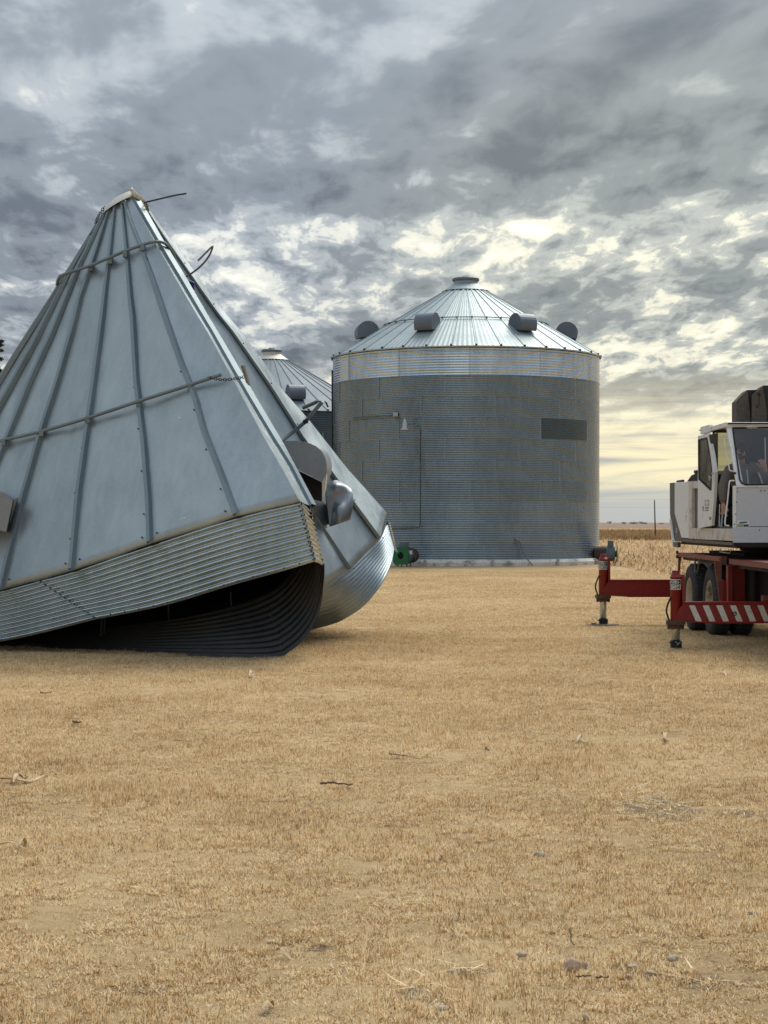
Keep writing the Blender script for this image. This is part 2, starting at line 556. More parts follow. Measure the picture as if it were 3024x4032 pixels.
# ================================================================== SETTING: ground, fields
def straw_mat(name, cols, soil, patch=0.9, use_tone=False, tone_w=0.55):
    """dry grass colours: patches, tufts and thatch, all by position"""
    m, b, bs = newmat(name)
    g = b.n('ShaderNodeNewGeometry')
    pos = g.outputs['Position']
    n0 = b.noise(pos, 0.22, 4, 0.55, 0.4)
    n1 = b.noise(pos, patch * 1.3, 5, 0.6, 0.5)
    n2 = b.noise(pos, 9.0, 5, 0.65, 0.3)
    n3 = b.noise(pos, 85.0, 5, 0.75)
    f = b.math('ADD', b.math('MULTIPLY', n0, 0.42), b.math('MULTIPLY', n1, 0.34))
    f = b.math('ADD', f, b.math('MULTIPLY', n2, 0.26))
    if use_tone:
        f = b.math('ADD', 0.0, b.math('MULTIPLY', f, 1.04))
        at = b.n('ShaderNodeAttribute', attribute_name='tone')
        oi = b.n('ShaderNodeObjectInfo')
        f = b.math('ADD', f, b.math('MULTIPLY', b.math('SUBTRACT', at.outputs['Fac'], 0.5), tone_w))
        f = b.math('ADD', f, b.math('MULTIPLY', b.math('SUBTRACT', oi.outputs['Random'], 0.5), 0.10))
    else:
        f = b.math('ADD', f, b.math('MULTIPLY', b.math('SUBTRACT', n3, 0.5), 0.62))
    col = b.ramp(f, [(0.27, cols[0]), (0.42, cols[1]), (0.55, cols[2]), (0.74, cols[3])])
    if soil:
        k = b.mapr(b.math('ADD', n2, b.math('MULTIPLY', n3, 0.6)), 0.72, 0.56)
        col = b.mix(b.math('MULTIPLY', k, 0.75), col, soil)
    b.link(col, bs.inputs['Base Color'])
    bs.inputs['Roughness'].default_value = 0.9
    bs.inputs['Specular IOR Level'].default_value = 0.15
    if use_tone:                                             # thin dry leaves let light through
        tl = b.n('ShaderNodeBsdfTranslucent')
        b.link(col, tl.inputs[0])
        ms = b.n('ShaderNodeMixShader')
        ms.inputs[0].default_value = 0.35
        b.link(bs.outputs[0], ms.inputs[1])
        b.link(tl.outputs[0], ms.inputs[2])
        b.link(ms.outputs[0], [q for q in b.t.nodes if q.type == 'OUTPUT_MATERIAL'][0].inputs[0])
    if not use_tone:
        bp = b.n('ShaderNodeBump')
        bp.inputs['Strength'].default_value = 0.9
        bp.inputs['Distance'].default_value = 0.03
        b.link(b.math('ADD', n2, b.math('MULTIPLY', n3, 0.6)), bp.inputs['Height'])
        b.link(bp.outputs[0], bs.inputs['Normal'])
    return m


LAWN = ((0.25, 0.165, 0.085), (0.40, 0.28, 0.15), (0.53, 0.385, 0.215), (0.66, 0.50, 0.30))
M['lawn'] = straw_mat('dry lawn', LAWN, (0.19, 0.135, 0.085), 0.9)
M['blade'] = straw_mat('dry grass blade', ((0.34, 0.21, 0.095), (0.67, 0.46, 0.222), (0.86, 0.65, 0.36), (0.95, 0.83, 0.59)), None, 0.9, True, 1.15)
M['corn_ground'] = straw_mat('corn residue ground', ((0.24, 0.15, 0.075), (0.38, 0.25, 0.13), (0.52, 0.36, 0.195), (0.62, 0.46, 0.27)), (0.2, 0.12, 0.06), 0.5)
M['corn_leaf'] = straw_mat('corn leaf', ((0.26, 0.15, 0.08), (0.46, 0.31, 0.17), (0.64, 0.48, 0.28), (0.78, 0.63, 0.42)), None, 0.12, True, 0.8)
M['field_brown'] = straw_mat('brown crop field', ((0.23, 0.145, 0.075), (0.33, 0.215, 0.11), (0.43, 0.29, 0.15), (0.52, 0.37, 0.21)), None, 0.05)
M['field_far'] = straw_mat('far reddish field', ((0.17, 0.115, 0.09), (0.22, 0.155, 0.12), (0.27, 0.20, 0.155), (0.32, 0.24, 0.19)), None, 0.01)


def bump_z(x, y):
    k = max(0.0, min(1.0, (34 - y) / 16)) * max(0.0, min(1.0, (9 - abs(x)) / 3))
    return k * (0.022 * mnoise.noise(Vector((x * 0.8, y * 0.8, 3))) + 0.012 * mnoise.noise(Vector((x * 2.6, y * 2.6, 9)))) - 0.012 * k


xs = [-9000, -2500, -700, -200, -70, -30, -18] + [-12 + 0.4 * i for i in range(61)] + [16, 22, 30, 60, 180, 700, 2500, 9000]
ys = [-400, -60, -10, 0] + [2 + 0.4 * i for i in range(81)] + [38, 45, 60, 100, 180, 400, 1000, 3000, 12000]
mb = MB()
mb.smooth = True
mb.grid([[(x, y, bump_z(x, y)) for x in xs] for y in ys])
ground = mb.build('ground', M['lawn'], kind='structure')


def sheet(name, pts, z, mat):
    q = MB()
    q.add([(a, b, z) for a, b in pts], [tuple(range(len(pts)))])
    return q.build(name, mat, kind='structure')


sheet('corn_field', [(8.95, 52), (60, 46), (400, 46), (400, 162), (-200, 162), (-200, 110), (8.95, 84)], 0.008, M['corn_ground'])
sheet('brown_field', [(-900, 162), (900, 162), (1400, 500), (-1400, 500)], 0.02, M['field_brown'])
sheet('far_field', [(-1400, 500), (1400, 500), (6000, 6000), (-6000, 6000)], 0.05, M['field_far'])

# bare soil patches in the lawn (photo position, half width in px, half depth in px)
PATCH = [(2590, 3175, 190, 62), (2780, 3850, 150, 46), (1660, 3905, 120, 34), (1870, 3812, 100, 24), (2500, 3815, 120, 20), (2265, 3782, 60, 24),
         (560, 3880, 130, 22), (1250, 3720, 80, 16), (2900, 3195, 140, 22), (1110, 3690, 70, 14)]
patch_el = []
for k, (px, py, wx, wy) in enumerate(PATCH):
    c = G(px, py)
    patch_el.append((c.x, c.y, wx / FPX * c.y, (G(px, py - wy).y - G(px, py + wy).y) / 2))
_b = NB(M['lawn'].node_tree)
_bs = [q for q in _b.t.nodes if q.type == 'BSDF_PRINCIPLED'][0]
_src = _bs.inputs['Base Color'].links[0].from_socket
_pos = _b.n('ShaderNodeNewGeometry').outputs['Position']
_nz = _b.noise(_pos, 7.0, 4, 0.65)
_m = None
for (cx, cy, a, b_) in patch_el:                             # worn spots: earth shows where the turf is gone
    mp = _b.n('ShaderNodeMapping')
    mp.inputs['Location'].default_value = (-cx / a, -cy / b_, 0)
    mp.inputs['Scale'].default_value = (1 / a, 1 / b_, 0)
    _b.link(_pos, mp.inputs[0])
    ln = _b.n('ShaderNodeVectorMath', operation='LENGTH')
    _b.link(mp.outputs[0], ln.inputs[0])
    kf = _b.mapr(_b.math('ADD', ln.outputs['Value'], _b.math('MULTIPLY', _b.math('SUBTRACT', _nz, 0.5), 1.3)), 1.0, 0.65)
    _m = kf if _m is None else _b.math('MAXIMUM', _m, kf)
_soil = _b.ramp(_b.noise(_pos, 30.0, 5, 0.65), [(0.3, (0.10, 0.075, 0.055)), (0.5, (0.19, 0.145, 0.105)), (0.7, (0.32, 0.25, 0.18))])
_b.link(_b.mix(_b.math('MULTIPLY', _m, 0.8), _src, _soil), _bs.inputs['Base Color'])


# ---------------------------------------------------------------- strips (grass blades, corn leaves) as fast meshes
def strips(base, heading, lean, length, width, curl, tone, segs=2):
    """bent tapering strips; all arguments numpy arrays. Returns verts, quads, tone per vert"""
    n = len(base)
    d = np.stack([np.cos(heading), np.sin(heading), np.zeros(n)], 1)
    side = np.stack([-np.sin(heading), np.cos(heading), np.zeros(n)], 1)
    up = np.array([0, 0, 1.0])
    rows, pos = [], base.copy()
    ang = lean.copy()
    for k in range(segs + 1):
        w = width * (1.0 if k == 0 else (0.9 if k < segs else 0.12))
        rows += [pos - side * (w / 2)[:, None], pos + side * (w / 2)[:, None]]
        pos = pos + (d * np.sin(ang)[:, None] + up * np.cos(ang)[:, None]) * (length / segs)[:, None]
        ang = ang + curl
    V = np.stack(rows, 1)
    m = 2 * (segs + 1)
    idx = (np.arange(n) * m)[:, None]
    F = np.concatenate([idx + np.array([[2 * k, 2 * k + 1, 2 * k + 3, 2 * k + 2]]) for k in range(segs)], 0)
    return V.reshape(-1, 3), F, np.repeat(tone, m)


def np_mesh(name, V, F, tone, mat):
    me = bpy.data.meshes.new(name)
    me.vertices.add(len(V))
    me.vertices.foreach_set('co', V.astype(np.float32).ravel())
    me.loops.add(F.size)
    me.loops.foreach_set('vertex_index', F.astype(np.int32).ravel())
    me.polygons.add(len(F))
    me.polygons.foreach_set('loop_start', np.arange(0, F.size, F.shape[1], dtype=np.int32))
    me.update(calc_edges=True)
    a = me.attributes.new('tone', 'FLOAT', 'POINT')
    a.data.foreach_set('value', tone.astype(np.float32))
    me.materials.append(mat)
    return me


TILE = 0.30
tile_col = bpy.data.collections.new('grass_tiles')
for k in range(6):
    cx_, cy_, hd, ln, le, to, cu, wd = [], [], [], [], [], [], [], []
    for t in range(68):
        tx, ty = rng.uniform(-TILE * 0.55, TILE * 0.55, 2)
        tt = rng.uniform(0.25, 0.75)
        sz = rng.uniform(0.7, 1.25)
        nb = int(rng.integers(14, 26))
        r = rng.rayleigh(0.014, nb)
        th = rng.uniform(0, 2 * np.pi, nb)
        cx_ += list(tx + r * np.cos(th))
        cy_ += list(ty + r * np.sin(th))
        hd += list(th + rng.normal(0, 1.1, nb))
        le += list(np.abs(rng.normal(1.0, 0.42, nb)))
        ln += list(rng.uniform(0.019, 0.038, nb) * sz)
        to += list(np.clip(0.5 + 0.5 * (tt - 0.5) + rng.normal(0, 0.26, nb), 0, 1))
        cu += list(rng.normal(0.1, 0.75, nb))
        wd += list(rng.uniform(0.0022, 0.0042, nb))
    n = len(cx_)
    base = np.stack([np.array(cx_), np.array(cy_), np.full(n, -0.004)], 1)
    V, F, T = strips(base, np.array(hd), np.array(le), np.array(ln), np.array(wd), np.array(cu), np.array(to))
    o = bpy.data.objects.new('grass_tile', np_mesh('grass_tile', V, F, T, M['blade']))
    tile_col.objects.link(o)


def in_patch(x, y):
    for (cx, cy, a, b_) in patch_el:
        if ((x - cx) / a) ** 2 + ((y - cy) / b_) ** 2 < 0.6 + 0.5 * mnoise.noise(Vector((x * 6, y * 6, 0))):
            return True
    return False


pts, rots, scls = [], [], []
y = 4.9
while y < 62:
    big = 1.0 if y < 26 else (1.3 if y < 38 else 1.6)
    st = TILE * 0.86 * big
    half = 0.2165 * y + 1.6
    x = -half
    while x < half:
        xx, yy = x + random.uniform(-0.06, 0.06) * big, y + random.uniform(-0.06, 0.06) * big
        x += st
        if xx > 9.0 and yy > 40:
            continue
        thin = mnoise.noise(Vector((xx * 1.1, yy * 1.1, 40))) + 0.5 * mnoise.noise(Vector((xx * 3.3, yy * 3.3, 20)))
        if in_patch(xx, yy) and random.random() < 0.6:
            continue
        if thin < -0.55 and random.random() < 0.5:
            continue
        hgt = (0.95 + 0.75 * thin) * random.uniform(0.75, 1.2)
        pts.append((xx, yy, bump_z(xx, yy)))
        rots.append((0, 0, random.uniform(0, 6.283)))
        scls.append((big, big, max(0.45, hgt) * (0.92 if big > 1 else 1.0)))
    y += st
gme = bpy.data.meshes.new('grass')
gme.from_pydata(pts, [], [])
for nm, val in (('rot', rots), ('scl', scls)):
    a = gme.attributes.new(nm, 'FLOAT_VECTOR', 'POINT')
    a.data.foreach_set('vector', np.array(val, dtype=np.float32).ravel())
gobj = bpy.data.objects.new('grass', gme)
COL.objects.link(gobj)
gobj['kind'] = 'stuff'
put(gobj, 'short dry tan grass covering the yard')
gt = bpy.data.node_groups.new('scatter', 'GeometryNodeTree')
gt.interface.new_socket('Geometry', in_out='INPUT', socket_type='NodeSocketGeometry')
gt.interface.new_socket('Geometry', in_out='OUTPUT', socket_type='NodeSocketGeometry')
gi, go = gt.nodes.new('NodeGroupInput'), gt.nodes.new('NodeGroupOutput')
iop = gt.nodes.new('GeometryNodeInstanceOnPoints')
ci = gt.nodes.new('GeometryNodeCollectionInfo')
ci.inputs['Collection'].default_value = tile_col
ci.inputs['Separate Children'].default_value = True
ci.inputs['Reset Children'].default_value = True
iop.inputs['Pick Instance'].default_value = True
rnd = gt.nodes.new('FunctionNodeRandomValue')
rnd.data_type = 'INT'
rnd.inputs[4].default_value = 0
rnd.inputs[5].default_value = 5
a1 = gt.nodes.new('GeometryNodeInputNamedAttribute')
a1.data_type = 'FLOAT_VECTOR'
a1.inputs[0].default_value = 'rot'
a2 = gt.nodes.new('GeometryNodeInputNamedAttribute')
a2.data_type = 'FLOAT_VECTOR'
a2.inputs[0].default_value = 'scl'
L = gt.links.new
L(gi.outputs[0], iop.inputs['Points'])
L(ci.outputs[0], iop.inputs['Instance'])
L(rnd.outputs[2], iop.inputs['Instance Index'])
L(a1.outputs[0], iop.inputs['Rotation'])
L(a2.outputs[0], iop.inputs['Scale'])
L(iop.outputs[0], go.inputs[0])
gobj.modifiers.new('scatter', 'NODES').node_group = gt

# ---------------------------------------------------------------- corn residue in the field beyond the yard
bx, by = [], []
while len(bx) < 34000:
    yy = 50 + (165 - 50) * rng.random() ** 1.35
    xx = rng.uniform(8.8 if yy < 84 else 8.0, 0.235 * yy + 4)
    if xx < 8.95 + 0.5 * mnoise.noise(Vector((yy * 0.4, 2, 0))) and yy < 84:
        continue
    if yy < 52 + 1.2 * mnoise.noise(Vector((xx * 0.3, 7, 0))):
        continue
    den = mnoise.noise(Vector((xx * 0.55, yy * 0.2, 5))) + 0.4 * mnoise.noise(Vector((xx * 1.6, yy * 0.5, 8)))
    if den < -0.30 and rng.random() < 0.7:
        continue
    bx.append(xx)
    by.append(yy)
n = len(bx)
base = np.stack([np.array(bx), np.array(by), np.full(n, 0.0)], 1)
V, F, T = strips(base, rng.uniform(0, 2 * np.pi, n), np.abs(rng.normal(1.12, 0.38, n)), rng.uniform(0.16, 0.55, n),
                 rng.uniform(0.025, 0.06, n), rng.normal(0.6, 0.6, n), np.clip(rng.normal(0.5, 0.25, n), 0, 1), 3)
o = bpy.data.objects.new('corn_stubble', np_mesh('corn_stubble', V, F, T, M['corn_leaf']))
COL.objects.link(o)
put(o, 'pale knocked down corn stalks and leaves in the field', kind='stuff')
# standing brown crop rows farther out
n = 16000
yy = 164 + (330 - 164) * rng.random(n) ** 1.5
base = np.stack([rng.uniform(0.10, 0.235, n) * yy, yy, np.zeros(n)], 1)
V, F, T = strips(base, rng.uniform(0, 2 * np.pi, n), np.abs(rng.normal(0.35, 0.3, n)), rng.uniform(0.3, 0.75, n),
                 rng.uniform(0.05, 0.12, n), rng.normal(0.4, 0.4, n), np.clip(rng.normal(0.5, 0.25, n), 0, 1), 2)
o = bpy.data.objects.new('brown_crop', np_mesh('brown_crop', V, F, T, M['field_brown']))
COL.objects.link(o)
put(o, 'low brown crop standing in the field behind the corn stubble', kind='stuff')


# ---------------------------------------------------------------- far trees, pole
def leaf_cloud(mb, centre, rad, n, size, seed, flat=1.0):
    r = random.Random(seed)
    for _ in range(n):
        while True:
            q = Vector((r.uniform(-1, 1), r.uniform(-1, 1), r.uniform(-1, 1)))
            if q.length < 1:
                break
        q = Vector((q.x * rad[0], q.y * rad[1], q.z * rad[2])) + Vector(centre)
        a = Vector((r.uniform(-1, 1), r.uniform(-1, 1), r.uniform(-1, 1))).normalized()
        b_ = a.cross(Vector((r.uniform(-1, 1), r.uniform(-1, 1), r.uniform(-1, 1)))).normalized()
        s = size * r.uniform(0.6, 1.4)
        mb.add([q - a * s - b_ * s * flat, q + a * s - b_ * s * flat, q + a * s * 0.7 + b_ * s * flat], [(0, 1, 2)])


FAR = [(2399, 9, 9, 'small lone round tree on the horizon beside the grain bin'),
       (2458, 14, 6, 'low hazy tree clump at the left end of the far farm grove'),
       (2495, 18, 6, 'wide hazy tree clump in the middle of the far farm grove'),
       (2522, 10, 9, 'taller pale round tree rising from the far farm grove'),
       (2541, 14, 5, 'low hazy tree clump at the right end of the far farm grove'),
       (2605, 14, 3, 'thin low line of brush on the horizon by the pole')]
for k, (px, wpx, hpx, lab) in enumerate(FAR):
    Y = 1500.0
    c = P(px, 2057, Y)
    r = wpx / FPX * Y
    h = hpx / FPX * Y
    t = thing('distant_tree', (c.x, Y, 0), lab, 'tree', 'trees on the far horizon')
    q = MB()
    q.tube([(c.x, Y, 0), (c.x, Y, h * 0.8)], [0.25, 0.1], 6)
    q.build('trunk', M['bark'], t)
    q = MB()
    for j in range(3 if wpx < 12 else 6):
        off = random.Random(k * 7 + j).uniform(-0.6, 0.6)
        leaf_cloud(q, (c.x + off * r, Y, h * random.uniform(0.55, 0.72) + 0.3), (r * 0.55, r * 0.5, h * 0.42), 90, r * 0.10, k * 31 + j)
    q.build('crown', M['far_tree'], t, kind=None)

pb = P(2581, 2123, 176)
t = thing('utility_pole', (pb.x, 176, 0), 'thin dark wooden pole standing alone in the field by the crane', 'pole')
top = P(2577, 1971, 176)
q = MB()
q.tube([(pb.x, 176, -0.2), (top.x, 176, top.z)], [0.075, 0.05], 8)
q.build('pole', M['pole'], t)
q = MB()
q.tube([(top.x, 176, top.z), (top.x + 0.02, 176, top.z + 0.12)], 0.03, 6)
q.build('insulator', M['grey_tank'], t)
for dzz, nm in ((0.1, 0), (-0.68, 1)):
    q = MB()
    z = top.z + dzz
    q.tube([(top.x - 30 + 2 * i, 176 + 0.1 * abs(i - 15), z + 0.002 * (i - 15) ** 2 - 0.0) for i in range(31)], 0.004, 4, False)
    q.build('wire', M['wire'], t)

# conifer behind the collapsed roof, at the left edge
TX, TY = P(-6, 2056, 118).x, 118.0
t = thing('conifer_tree', (TX, TY, 0), 'dark thin conifer standing behind the fallen roof at the edge of the photo', 'tree')
ztop = P(0, 1336, 118).z
q = MB()
q.tube([(TX, TY, -0.2), (TX + 0.1, TY, ztop * 0.5), (TX - 0.05, TY, ztop)], [0.22, 0.15, 0.03], 8)
r = random.Random(5)
tips = []
for i in range(120):
    h = ztop * (0.2 + 0.79 * r.random())
    ln = (0.25 + 1.0 * (1 - h / ztop) ** 0.6 * 1.7) * r.uniform(0.25, 0.62)
    a = r.uniform(0, 6.283)
    e = Vector((TX + math.cos(a) * ln, TY + math.sin(a) * ln, h + ln * r.uniform(-0.1, 0.4)))
    q.tube([(TX, TY, h), e], [0.03, 0.012], 4)
    tips.append((Vector((TX, TY, h)), e))
q.build('trunk', M['bark'], t)
q = MB()
for k, (a, e) in enumerate(tips):
    for f in (0.45, 0.75, 1.0):
        leaf_cloud(q, a.lerp(e, f), (0.19, 0.19, 0.10), 24, 0.075, k * 3 + int(f * 10), 0.6)
q.build('crown', M['needles'], t)


# ================================================================== STANDING BINS
def sheet_mesh(name, R, ang, h, pitch, amp, mat, nseg=12, spp=6):
    nper = h / pitch
    nz = int(round(nper * spp))
    rows = []
    for i in range(nz + 1):
        z = h * i / nz
        r = R + amp * math.cos(2 * math.pi * z / pitch)
        rows.append([((r + 0.009 * t) * math.sin(ang * t), -(r + 0.009 * t) * math.cos(ang * t), z) for t in [j / nseg * 0.972 for j in range(nseg + 1)] + [1.0]])
    q = MB()
    q.smooth = True
    q.grid(rows)
    q.m = [1 if k % (nseg + 1) == nseg else 0 for k in range(len(q.f))]
    me = bpy.data.meshes.new(name)
    me.from_pydata(q.v, [], q.f)
    me.polygons.foreach_set('use_smooth', q.sm)
    me.polygons.foreach_set('material_index', q.m)
    me.materials.append(mat)
    me.materials.append(M['lap_new'] if mat is M['wall_new'] else M['lap'])
    me.update()
    return me


def place(name, me, parent, loc=(0, 0, 0), rz=0.0, mat=None, label=None):
    o = bpy.data.objects.new(name, me)
    COL.objects.link(o)
    o.parent = parent
    o.location = loc
    o.rotation_euler = (0, 0, rz)
    if mat:
        o.material_slots[0].link = 'OBJECT'
        o.material_slots[0].material = mat
    if label:
        o['label'] = label
    return o


def roof_panel_mesh(R0, z0, R1, z1, ang, mat, flutes=0, rib=0.035, n=4, lip=0.03):
    """one wedge of a cone roof with a raised rib along its first edge (front = -y)"""
    prof = [(-0.030, 0.0), (-0.018, rib), (0.018, rib), (0.030, 0.0)]
    rows = []
    for i in range(n + 1):
        f = i / n
        r = R0 + (R1 - R0) * f
        z = z0 + (z1 - z0) * f
        row = []
        for dxp, dh in prof:
            row.append((dxp, -r, z + dh))
        k = max(2, flutes * 4)
        for j in range(1, k + 1):
            a = ang * j / k
            w = 0.0
            if flutes and 0 < j < k:
                w = 0.009 * (0.5 - 0.5 * math.cos(2 * math.pi * flutes * j / k))
            row.append((r * math.sin(a), -r * math.cos(a), z + w * (0.35 + 0.65 * f)))
        rows.append(row)
    last = [(x, y, z - lip) for x, y, z in rows[-1]]
    q = MB()
    q.grid(rows + [last] if lip else rows)
    me = bpy.data.meshes.new('roof_panel')
    me.from_pydata(q.v, [], q.f)
    me.materials.append(mat)
    me.update()
    return me


def hood(mb, rad=0.46, wid=0.76, tilt=0.2, base=(0, 0, 0)):
    """half drum hood facing -y over a short neck, in local coordinates; base is the roof point"""
    n = 16
    c = Vector((0, -0.10, rad * 0.26))
    prof = []
    for i in range(n + 1):
        a = math.pi * (-0.12 + 1.24 * i / n)
        y, z = rad * math.cos(a), rad * math.sin(a)
        y, z = y * math.cos(tilt) - z * math.sin(tilt), y * math.sin(tilt) + z * math.cos(tilt)
        prof.append((c.y + y, c.z + z))
    L_ = [Vector((-wid / 2, y, z)) for y, z in prof]
    R_ = [Vector((wid / 2, y, z)) for y, z in prof]
    mb.grid([L_, R_])
    mb.add(L_, [tuple(range(n + 1))])
    mb.add(R_, [tuple(range(n, -1, -1))])
    inner = 0.03
    Li = [Vector((-wid / 2 + inner, c.y + (y - c.y) * 0.93, c.z + (z - c.z) * 0.93)) for y, z in prof]
    Ri = [Vector((wid / 2 - inner, q.y, q.z)) for q in Li]
    mb.grid([Ri, Li])
    mb.add([L_[0], R_[0], Ri[0], Li[0]], [(0, 1, 2, 3)])
    mb.add([L_[-1], R_[-1], Ri[-1], Li[-1]], [(3, 2, 1, 0)])


def standing_bin(label, x, y, R, sills, rings, slope, peak_r, mats, group, npanel=36, flutes=0, vents=(), vent_r=4.05, ring_pipe=3.42, sheet_deg=30, rot=0.0):
    """rings: list of (height, pitch, amp, mat) bottom to top; sills: height of the concrete base"""
    t = thing('grain_bin', (x, y, 0), label, 'grain bin', group)
    q = MB()
    n = 72
    prof = [(R + 0.20, -0.05), (R + 0.20, sills * 0.55), (R + 0.13, sills * 0.86), (R + 0.09, sills), (R - 0.3, sills)]
    rows = []
    for (r, z) in prof:
        rows.append([(x + (r + (0.03 * mnoise.noise(Vector((k * 0.7, z * 9, 2))) if 0.01 < z < sills - 0.02 else 0)) * math.sin(2 * math.pi * k / n), y - r * math.cos(2 * math.pi * k / n), z) for k in range(n)])
    q.grid(rows, True)
    q.build('foundation', M['concrete'], t)
    z = sills + 0.003
    ang = math.radians(sheet_deg)
    cnt = int(round(360 / sheet_deg))
    cache = {}
    for i, (h, pitch, amp, mat) in enumerate(rings):
        key = (h, pitch, mat.name)
        if key not in cache:
            cache[key] = sheet_mesh('wall_sheet', R, ang * 1.008, h, pitch, amp, mat)
        for k in range(cnt):
            a = ang * k + math.radians(-0.8 + 10.0 * ((i - 6) % 3)) + rot
            dark = (label.startswith('large') and i == len(rings) - 4 and abs(((a - math.radians(rot_dark) + math.pi) % (2 * math.pi)) - math.pi) < 0.02)
            place('wall_sheet', cache[key], t, (0, 0, z), a, M['wall_dark'] if dark else None, 'darker weathered wall sheet' if dark else None)
        z += h
    ez = z
    Re = R + 0.09
    pz = ez + (R - peak_r) * slope
    pm = roof_panel_mesh(peak_r, pz, Re, ez - 0.09 * slope + 0.035, 2 * math.pi / npanel, mats['roof'], flutes)
    for k in range(npanel):
        place('roof_panel', pm, t, (0, 0, 0), 2 * math.pi * (k + 0.15) / npanel)
    q = MB()
    for k in range(npanel):                                 # folded rib ends over the eave
        a = 2 * math.pi * (k + 0.15) / npanel
        Mx = Matrix.Translation((x, y, 0)) @ Matrix.Rotation(a, 4, 'Z')
        q.box((-0.035, -Re - 0.012, ez - 0.02), (0.035, -Re + 0.05, ez + 0.055), Mx)
    q.build('eave_clips', M['bolt'], t, kind='stuff')
    q = MB()
    q.lathe([(peak_r * 1.9, pz - peak_r * 0.9 * slope + 0.05), (peak_r * 1.02, pz + 0.10), (peak_r * 0.98, pz + 0.22)], Matrix.Translation((x, y, 0)), 40, False)
    q.build('peak_collar', mats['collar'], t)
    q = MB()
    for k in range(npanel // 2):
        a = 2 * math.pi * (k + 0.2) / (npanel // 2)
        Mx = Matrix.Translation((x, y, 0)) @ Matrix.Rotation(a, 4, 'Z')
        rr = peak_r * 1.93
        zz_ = pz - peak_r * 0.93 * slope
        q.box((-0.10, -rr - 0.02, zz_ - 0.005), (0.06, -rr + 0.01, zz_ + 0.055), Mx)
    q.build('rib_caps', M['bolt'], t, kind='stuff')
    q = MB()
    q.lathe([(peak_r * 0.97, pz + 0.20), (peak_r * 1.12, pz + 0.21), (peak_r * 1.12, pz + 0.30), (peak_r * 1.0, pz + 0.335), (0.16, pz + 0.36), (0.15, pz + 0.41), (0.001, pz + 0.415)], Matrix.Translation((x, y, 0)), 40, False)
    q.build('peak_lid', M['vent'], t)
    if ring_pipe:
        q = MB()
        zr = ez + (R - ring_pipe) * slope + 0.09
        q.tube([(x + ring_pipe * math.sin(2 * math.pi * k / 90), y - ring_pipe * math.cos(2 * math.pi * k / 90), zr) for k in range(91)], 0.022, 6, False)
        q.build('roof_ring', M['pipe'], t)
        q = MB()
        for k in range(npanel):
            a = 2 * math.pi * (k + 0.15) / npanel
            Mx = Matrix.Translation((x, y, 0)) @ Matrix.Rotation(a, 4, 'Z')
            q.box((-0.02, -ring_pipe - 0.02, zr - 0.10), (0.02, -ring_pipe + 0.02, zr + 0.035), Mx)
        q.build('ring_brackets', M['pipe'], t, kind='stuff')
    for deg in vents:
        a = math.radians(deg)
        zr = ez + (R - vent_r) * slope
        Mx = Matrix.Translation((x, y, zr)) @ Matrix.Rotation(a, 4, 'Z') @ Matrix.Translation((0, -vent_r, 0))
        q = MB()
        hood(q)
        q.v = [tuple(Mx @ Vector(w)) for w in q.v]
        h_ = q.build('vent_hood', M['vent'], t)
        q = MB()
        q.box((-0.26, -0.10, -0.12), (0.26, 0.30, 0.16), Mx)
        q.build('vent_neck', M['vent'], h_)
    return t, ez


BX, BY, BR = (1834 - CX) / FPX * 73.6, 73.6, 5.485
rot_dark = 29.2
P266 = 0.0676
low_ring = (P266 * 12, P266, 0.0105, M['wall_old'])
big_bin, EZ = standing_bin('large round galvanised grain bin standing upright with bright top ring and four roof hoods', BX, BY, BR, 0.25,
                           [(P266 * 9, P266, 0.0105, M['wall_mid']), (P266 * 12, P266, 0.0105, M['wall_mid']), (P266 * 12, P266, 0.0105, M['wall_mid'])] + [low_ring] * 6 + [(1.1176, 0.1016, 0.0155, M['wall_new'])],
                           0.60, 0.50, {'roof': M['roof_new'], 'collar': M['roof_new']}, 'upright grain bins', 36, 5,
                           (-80, -24, 30, 85), rot=0.0)
print('eave', EZ)
low2 = (0.1016 * 8, 0.1016, 0.010, M['wall_dark'])  # dark wall colour stands in for the shadow on the far bin
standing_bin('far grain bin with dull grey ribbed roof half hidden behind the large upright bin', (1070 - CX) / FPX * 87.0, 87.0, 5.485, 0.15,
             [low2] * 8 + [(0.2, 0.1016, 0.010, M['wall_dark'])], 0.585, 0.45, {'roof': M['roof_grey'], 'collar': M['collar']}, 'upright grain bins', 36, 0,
             (18.0,), 4.35, None)


def on_bin(px, py, off=0.0):
    """point on the front of the big bin wall seen at a pixel"""
    d = Vector(((px - CX) / FPX, 1.0, -(py - HY) / FPX))
    o = Vector((0, 0, CAMH))
    a = d.x ** 2 + d.y ** 2
    bq = 2 * (d.x * (o.x - BX) + d.y * (o.y - BY))
    c = (o.x - BX) ** 2 + (o.y - BY) ** 2 - (BR + 0.012 + off) ** 2
    s = (-bq - math.sqrt(max(0, bq * bq - 4 * a * c))) / (2 * a)
    return o + d * s


